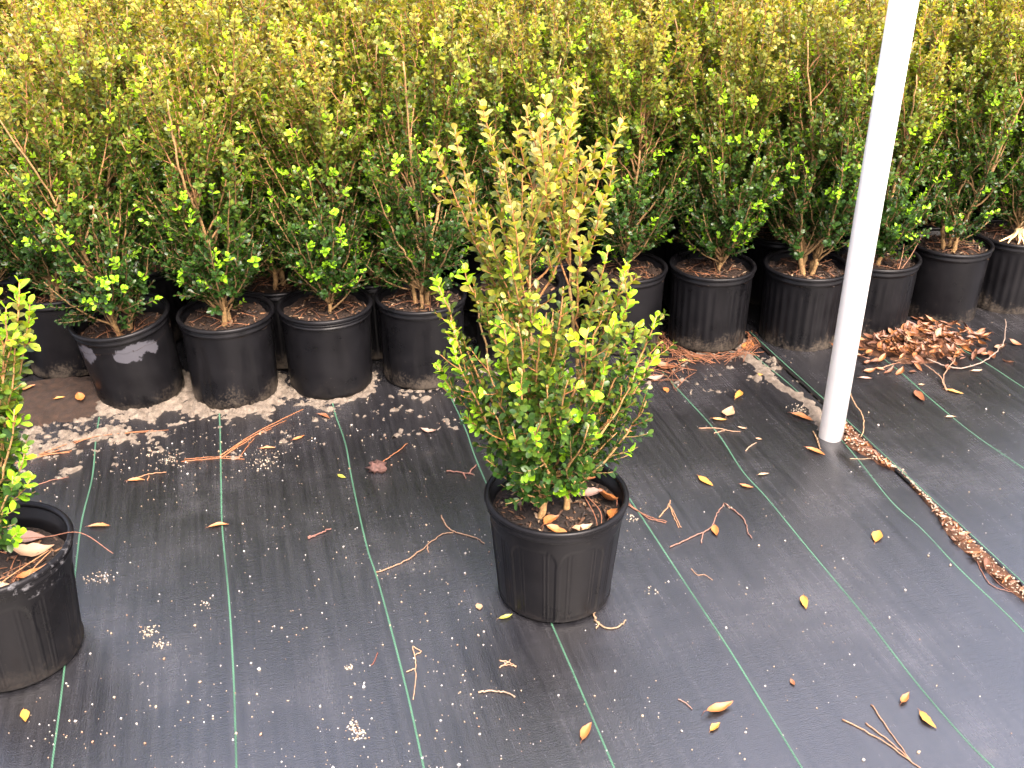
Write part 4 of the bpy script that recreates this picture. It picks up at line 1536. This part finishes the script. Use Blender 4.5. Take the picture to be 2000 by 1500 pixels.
U, V = np.meshgrid(np.linspace(-0.30, 0.30, 70), np.linspace(-0.17, 0.26, 50), indexing='ij')
D = np.hypot((U + 0.02) / 0.19, (V - 0.05) / 0.13)
Z = 0.030 * np.clip(1 - D ** 1.6, -0.5, 1) + 0.016 * fbm(U * 34, V * 34, 3) - 0.006
nv = V.shape[1]
i = np.arange(69)[:, None] * nv
j = np.arange(nv - 1)[None, :]
fq = np.stack([i + j, i + nv + j, i + nv + j + 1, i + j + 1], -1).reshape(-1, 4)
fq = fq[Z.reshape(-1)[fq].max(1) > 0]
link('mould', mk_mesh('mould', np.stack([U, V, Z], -1).reshape(-1, 3), [fq], M_LITTER, smooth=True), pile, kind='stuff')
rng = np.random.RandomState(12)
n = 0
while n < 290:
    x, y = rng.normal() * 0.105 - 0.015, rng.normal() * 0.07 + 0.025
    wx, wy = xy(pu + x, pv + y)
    if min(math.hypot(wx - a, wy - b) for a, b in placed) < 0.118:
        continue
    if abs(x) > 0.27 or y < -0.13:
        continue
    litter_part(pile, LIB, (x, y, pile_h(x, y) + rng.uniform(0.0, 0.008)), rng, 0.036, 0.30)
    n += 1
strand('stick', [[(1806, 715, 0.01), (1860, 730, 0.004), (1905, 724, 0.006), (1940, 704, 0.01), (1957, 680, 0.015), (1958, 650, 0.03)]], 'long arched grey stick along the edge of the leaf pile', 'stick', (0.30, 0.22, 0.17), 0.0022, None)
strand('stick', [[(1846, 772), (1840, 748, 0.01), (1862, 720, 0.02)], [(1846, 772), (1832, 750, 0.01), (1800, 725, 0.01)]], 'forked brown stick poking out of the leaf pile', 'stick', (0.34, 0.20, 0.12), 0.0020, None)
strand('stick', [[(1712, 730), (1740, 720), (1762, 715)]], 'thin straight reddish stick at the leaf pile edge', 'stick', (0.40, 0.20, 0.12), 0.0016, None)

# litter in the seam between the two sheets
left = [(1640, 828), (1640, 850), (1655, 872), (1690, 893), (1722, 912), (1760, 925), (1772, 942), (1800, 974), (1828, 1010), (1850, 1046), (1874, 1072), (1896, 1090), (1935, 1126), (1985, 1166), (2040, 1210)]
right = [proj((*xy(EDGE_U + 0.001, uv(g(*p))[1]), 0)) for p in left]
litter = link('seam_litter', None, loc=(0, 0, 0))
tag(litter, 'strip of rusty leaf litter and sand filling the seam between cloth sheets', 'leaf litter')
lp = smooth_path([g(*p) for p in left], 10)
lu = np.array([uv(p) for p in lp])
W = np.linspace(0, 1, 9)
verts = []
for (u_, v_) in lu:
    for w in W:
        uu = u_ + (EDGE_U + 0.004 - u_) * w
        x, y = xy(uu, v_)
        zz = float(cloth_h(uu, v_)) + 0.0085 * math.sin(math.pi * (0.08 + 0.80 * w)) + 0.008 * float(fbm(uu * 60, v_ * 60, 3)) - (0.004 if w == 0 else 0)
        verts.append((x, y, zz))
fq = [(a * 9 + b, a * 9 + b + 1, (a + 1) * 9 + b + 1, (a + 1) * 9 + b) for a in range(len(lp) - 1) for b in range(8)]
link('litter_bed', mk_mesh('litter_bed', verts, [fq], M_LITTER, smooth=True), litter, kind='stuff')
rng = np.random.RandomState(9)
for k in range(130):
    a = int(len(lu) * rng.beta(0.8, 1.0) * 0.999)
    u_, v_ = lu[a]
    wdt = EDGE_U - u_
    uu = u_ + wdt * rng.uniform(0.1, 0.85)
    x, y = xy(uu, v_)
    litter_part(litter, LIB, (x, y, 0.006 + rng.uniform(0, 0.004)), rng, min(0.028, 0.013 + wdt * 0.45), 0.18)
geo = Geo()
for k in range(420):
    a = rng.randint(len(lu))
    u_, v_ = lu[a]
    uu = u_ + (EDGE_U - u_) * rng.uniform(-0.1, 0.95)
    x, y = xy(uu, v_ + rng.uniform(-0.01, 0.01))
    s = rng.uniform(0.0012, 0.0035)
    geo.add((CHIP * s * (1, 1, 0.8)) @ rotm(rng).T + (x, y, 0.012), None, CHIP_F, np.array((0.48, 0.38, 0.28)) * rng.uniform(0.6, 1.2))
link('grit', geo.mesh('grit', M_CRUMB), litter, kind='stuff')

# pine straw around the fluted single-trunk pot
geo = Geo()
rng = np.random.RandomState(15)
fc = base_c(1375, 692)
for k in range(150):
    a = rng.uniform(math.pi * 0.95, math.pi * 2.08)
    r0 = 0.122 + abs(rng.normal()) * 0.022
    if rng.rand() < 0.25:
        p = g(rng.uniform(1265, 1345), rng.uniform(700, 752))
    else:
        p = np.array([fc[0] + r0 * math.cos(a), fc[1] + r0 * math.sin(a), 0])
    ta = a + math.pi / 2 + rng.normal() * 0.45
    ln = rng.uniform(0.02, 0.06)
    d = np.array([math.cos(ta), math.sin(ta), 0]) * ln
    z = 0.004 + rng.uniform(0, 0.012)
    geo.tube([p - d + (0, 0, 0.003), p + (0, 0, z), p + d + (0, 0, 0.003)], 0.0010, 4, np.array((0.26, 0.10, 0.042)) * rng.uniform(0.4, 1.4))
st = link('pine_straw', geo.mesh('pine_straw', M_TWIG), kind='stuff')
tag(st, 'rust pine straw wrapped round the foot of the fluted pot', 'pine straw')

# ------------------------------------------------------------------ perlite crumbs and sand clumps strewn on the cloth
OCT = np.array([(1, 0, 0), (-1, 0, 0), (0, 1, 0), (0, -1, 0), (0, 0, 1), (0, 0, -1)], float)
OCT_F = np.array([(0, 2, 4), (2, 1, 4), (1, 3, 4), (3, 0, 4), (2, 0, 5), (1, 2, 5), (3, 1, 5), (0, 3, 5)])
geo = Geo()
rng = np.random.RandomState(40)
n = 0
CR_ = ((0.72, 0.66, 0.58), (0.58, 0.44, 0.30), (0.80, 0.78, 0.74), (0.40, 0.25, 0.16))


def crumb(w, s, rng, col=None, z=0.0):
    c = np.array(col if col is not None else CR_[rng.choice(4, p=[0.34, 0.40, 0.13, 0.13])]) * rng.uniform(0.75, 1.1)
    v = OCT * s * rng.uniform(0.6, 1.25, size=(6, 1)) * (1, 1, 0.75)
    v = v @ rotm(rng, 0.6).T
    geo.add(v + (w[0], w[1], zat(w) + on_sheet_b(w) + s * 0.35 + z), OCT_F, None, c)


while n < 1500:
    px, py = rng.uniform(-60, 2060), rng.uniform(700, 1540)
    w = g(px, py)
    u_, v_ = uv(w)
    if v_ > 2.5:
        continue
    dens = 0.10 + 0.9 * math.exp(-((v_ - 2.38) / 0.16) ** 2) * (1.0 if u_ < 0.30 else 0.45) + 0.20 * math.exp(-((px - 650) / 420) ** 2) * (py > 900)
    if px > 1500:
        dens *= 0.55
    dens *= 0.35 + 1.3 * max(0, 0.5 + 1.4 * float(fbm(u_ * 9, v_ * 9, 3)))
    if rng.rand() > dens:
        continue
    if any(math.hypot(w[0] - a, w[1] - b) < 0.135 for a, b in (MC, KC)):
        continue
    crumb(w, min(0.0038, 0.0008 + rng.exponential(0.00075)), rng)
    n += 1
for px, py, m, sp in ((690, 1418, 36, 0.010), (702, 1434, 40, 0.010), (292, 1232, 46, 0.014), (312, 1256, 30, 0.012), (682, 1304, 16, 0.006), (205, 1128, 34, 0.016), (180, 1130, 16, 0.012), (404, 1180, 16, 0.010),
                      (1425, 990, 4, 0.01), (330, 905, 30, 0.022), (300, 885, 26, 0.03), (520, 900, 60, 0.035), (1235, 1012, 20, 0.010), (1275, 1150, 10, 0.02), (110, 1420, 16, 0.03), (1560, 800, 60, 0.02), (1640, 845, 40, 0.022)):
    w0 = g(px, py)
    for k in range(m):
        w = w0 + np.array([rng.normal() * sp * 0.7, rng.normal() * sp * 0.7, 0])
        crumb(w, rng.uniform(0.0010, 0.0028), rng, (0.56, 0.46, 0.34) if px > 250 and px != 690 and px != 702 else None)
cr = link('perlite_crumbs', geo.mesh('perlite_crumbs', M_CRUMB), kind='stuff')
tag(cr, 'white and tan perlite crumbs and grit strewn over the black cloth', 'grit')

# ------------------------------------------------------------------ debris on the soil of the two near pots
PD = 'dead leaves in the lone pot'
for i, (x, y, z, rz, L, ck, curl, lab, tilt) in enumerate((
        (0.098, 0.020, 0.016, 1.9, 0.085, 'o', 0.25, 'big orange leaf pressed against the inner wall of the lone pot', 0.9),
        (0.060, 0.035, 0.016, 0.2, 0.070, 'p', 0.25, 'pale pinkish leaf across the soil of the lone pot', 0.2),
        (0.055, 0.075, 0.020, 0.4, 0.055, 'o', 0.35, 'curled orange leaf behind the pale leaf in the lone pot', 0.5),
        (0.105, -0.035, 0.012, 1.2, 0.060, 'o', 0.3, 'orange leaf against the rim above the soil of the lone pot', 0.8),
        (0.000, -0.080, 0.010, -0.5, 0.050, 'o', 0.2, 'orange leaf at the foot of the main stem in the lone pot', 0.3),
        (-0.012, -0.052, 0.012, 0.9, 0.050, 'o', 0.2, 'upright orange leaf beside the main stem in the lone pot', 0.4),
        (0.045, -0.072, 0.010, 0.5, 0.045, 't', 0.4, 'curled tan leaf on the open soil of the lone pot', 0.4),
        (0.050, -0.100, 0.010, -0.2, 0.040, 'y', 0.3, 'small yellow-tan leaf at the inner front wall of the lone pot', 0.3),
        (-0.075, 0.005, 0.014, 1.4, 0.040, 'p', 0.2, 'pale leaf under the lowest branch of the lone pot', 0.9))):
    me = dead_leaf_mesh(1200 + i, curl, 0.7, 0.19, *LC[ck])
    o = link('fallen_leaf', me, loc=(MC[0] + x, MC[1] + y, ZS + z - 0.006), rot=(tilt * 0.5, tilt * 0.35, rz))
    o.scale = (L,) * 3
    tag(o, lab, 'leaf', PD)
for i, (x, y, z, rz, L, ck, lab) in enumerate(((0.05, 0.05, 0.012, 0.3, 0.075, 't', 'tan leaf on the soil of the pot with scuffed rim'), (0.075, -0.02, 0.012, 1.0, 0.06, 'o', 'orange leaf against the wall of the pot with scuffed rim'),
                                               (0.03, -0.06, 0.012, 0.2, 0.06, 't', 'brown leaf at the front of the pot with scuffed rim'), (0.02, 0.085, 0.014, 0.0, 0.08, 'p', 'pale curled leaf at the back of the pot with scuffed rim'))):
    me = dead_leaf_mesh(1300 + i, 0.3, 0.7, 0.2, *LC[ck])
    o = link('fallen_leaf', me, loc=(KC[0] + x, KC[1] + y, 0.19 + z - 0.006), rot=(0.2, 0.15, rz))
    o.scale = (L,) * 3
    tag(o, lab, 'leaf', 'dead leaves in the scuffed pot')


def free_strand(name, paths, col, r, label, cat, group=None, mat=None):
    geo = Geo()
    for P in paths:
        P = smooth_path([np.array(p, float) for p in P], 6)
        geo.tube(P, np.linspace(r, r * 0.7, len(P)), 5, col)
    o = link(name, geo.mesh(name, mat or M_TWIG, True))
    tag(o, label, cat, group)


m0 = np.array([MC[0], MC[1], ZS + 0.008])
free_strand('pine_needle', [[m0 + (0.055, 0.03, 0.004), m0 + (0.072, -0.04, 0.006), m0 + (0.075, -0.095, 0.008)], [m0 + (0.060, 0.03, 0.004), m0 + (0.084, -0.03, 0.006), m0 + (0.080, -0.095, 0.006)]], (0.36, 0.15, 0.08), 0.0011, 'rust pine needle pair on the soil of the lone pot', 'pine needle')
k0 = np.array([KC[0], KC[1], 0.205])
free_strand('pine_needle', [[k0 + (0.09, 0.03, 0.006), k0 + (0.06, -0.03, 0.008), k0 + (0.03, -0.10, 0.010)], [k0 + (0.095, 0.03, 0.006), k0 + (0.085, -0.02, 0.008), k0 + (0.085, -0.075, 0.010)]], (0.50, 0.26, 0.12), 0.0012, 'orange pine needle pair on the soil of the scuffed pot', 'pine needle')
free_strand('pine_needle', [[k0 + (-0.02, 0.055, 0.012), k0 + (0.08, 0.05, 0.022), k0 + (0.155, 0.030, 0.046), k0 + (0.225, -0.01, 0.030)]], (0.30, 0.13, 0.08), 0.0011, 'brown pine needle lying over the rim of the scuffed pot', 'pine needle')
h0 = np.array([*base_c(1684, 671), 0.215])
free_strand('stick', [[h0 + (0.035, -0.085, 0), h0 + (0.045, -0.07, 0.05), h0 + (0.048, -0.06, 0.085)], [h0 + (0.035, -0.085, 0), h0 + (0.07, -0.07, 0.05), h0 + (0.10, -0.05, 0.11)]], (0.34, 0.17, 0.09), 0.0017, 'two thin dry sticks poking up from the soil by the leaf pile', 'stick')
a0_ = np.array([*base_c(287, 803), 0.20])
free_strand('pine_needle', [[a0_ + (-0.10, 0.06, 0.085), a0_ + (-0.06, -0.01, 0.035), a0_ + (-0.005, -0.075, 0.0)], [a0_ + (-0.105, 0.06, 0.08), a0_ + (-0.05, -0.01, 0.03), a0_ + (0.0, -0.07, 0.0)]], (0.36, 0.16, 0.07), 0.0013, 'rust needles leaning over the edge of the grey-smeared pot', 'pine needle')

# bare roots of the shrub at the far end of the front row (part of that shrub)
jr = roots[10]
geo = Geo()
rng = np.random.RandomState(2)
for k in range(7):
    a = -math.pi / 2 + (k - 3) * 0.42
    ln = rng.uniform(0.05, 0.09)
    P = [np.array([0.010 * math.cos(a), -0.02 + 0.010 * math.sin(a), 0.262])]
    for t in (0.3, 0.65, 1.0):
        P.append(np.array([ln * t * math.cos(a) + rng.normal() * 0.004, -0.02 + ln * t * math.sin(a) + rng.normal() * 0.004, 0.262 - 0.036 * t ** 0.6]))
    geo.tube(smooth_path(P, 5), np.linspace(0.0055, 0.0018, 16), 6, np.array((0.52, 0.37, 0.19)))
geo.tube([(0, -0.02, 0.225), (0, -0.018, 0.27), (0.01, -0.01, 0.33)], (0.011, 0.009, 0.006), 8, (0.50, 0.36, 0.19))
o = link('root', geo.mesh('root', M_BARK, True), jr)
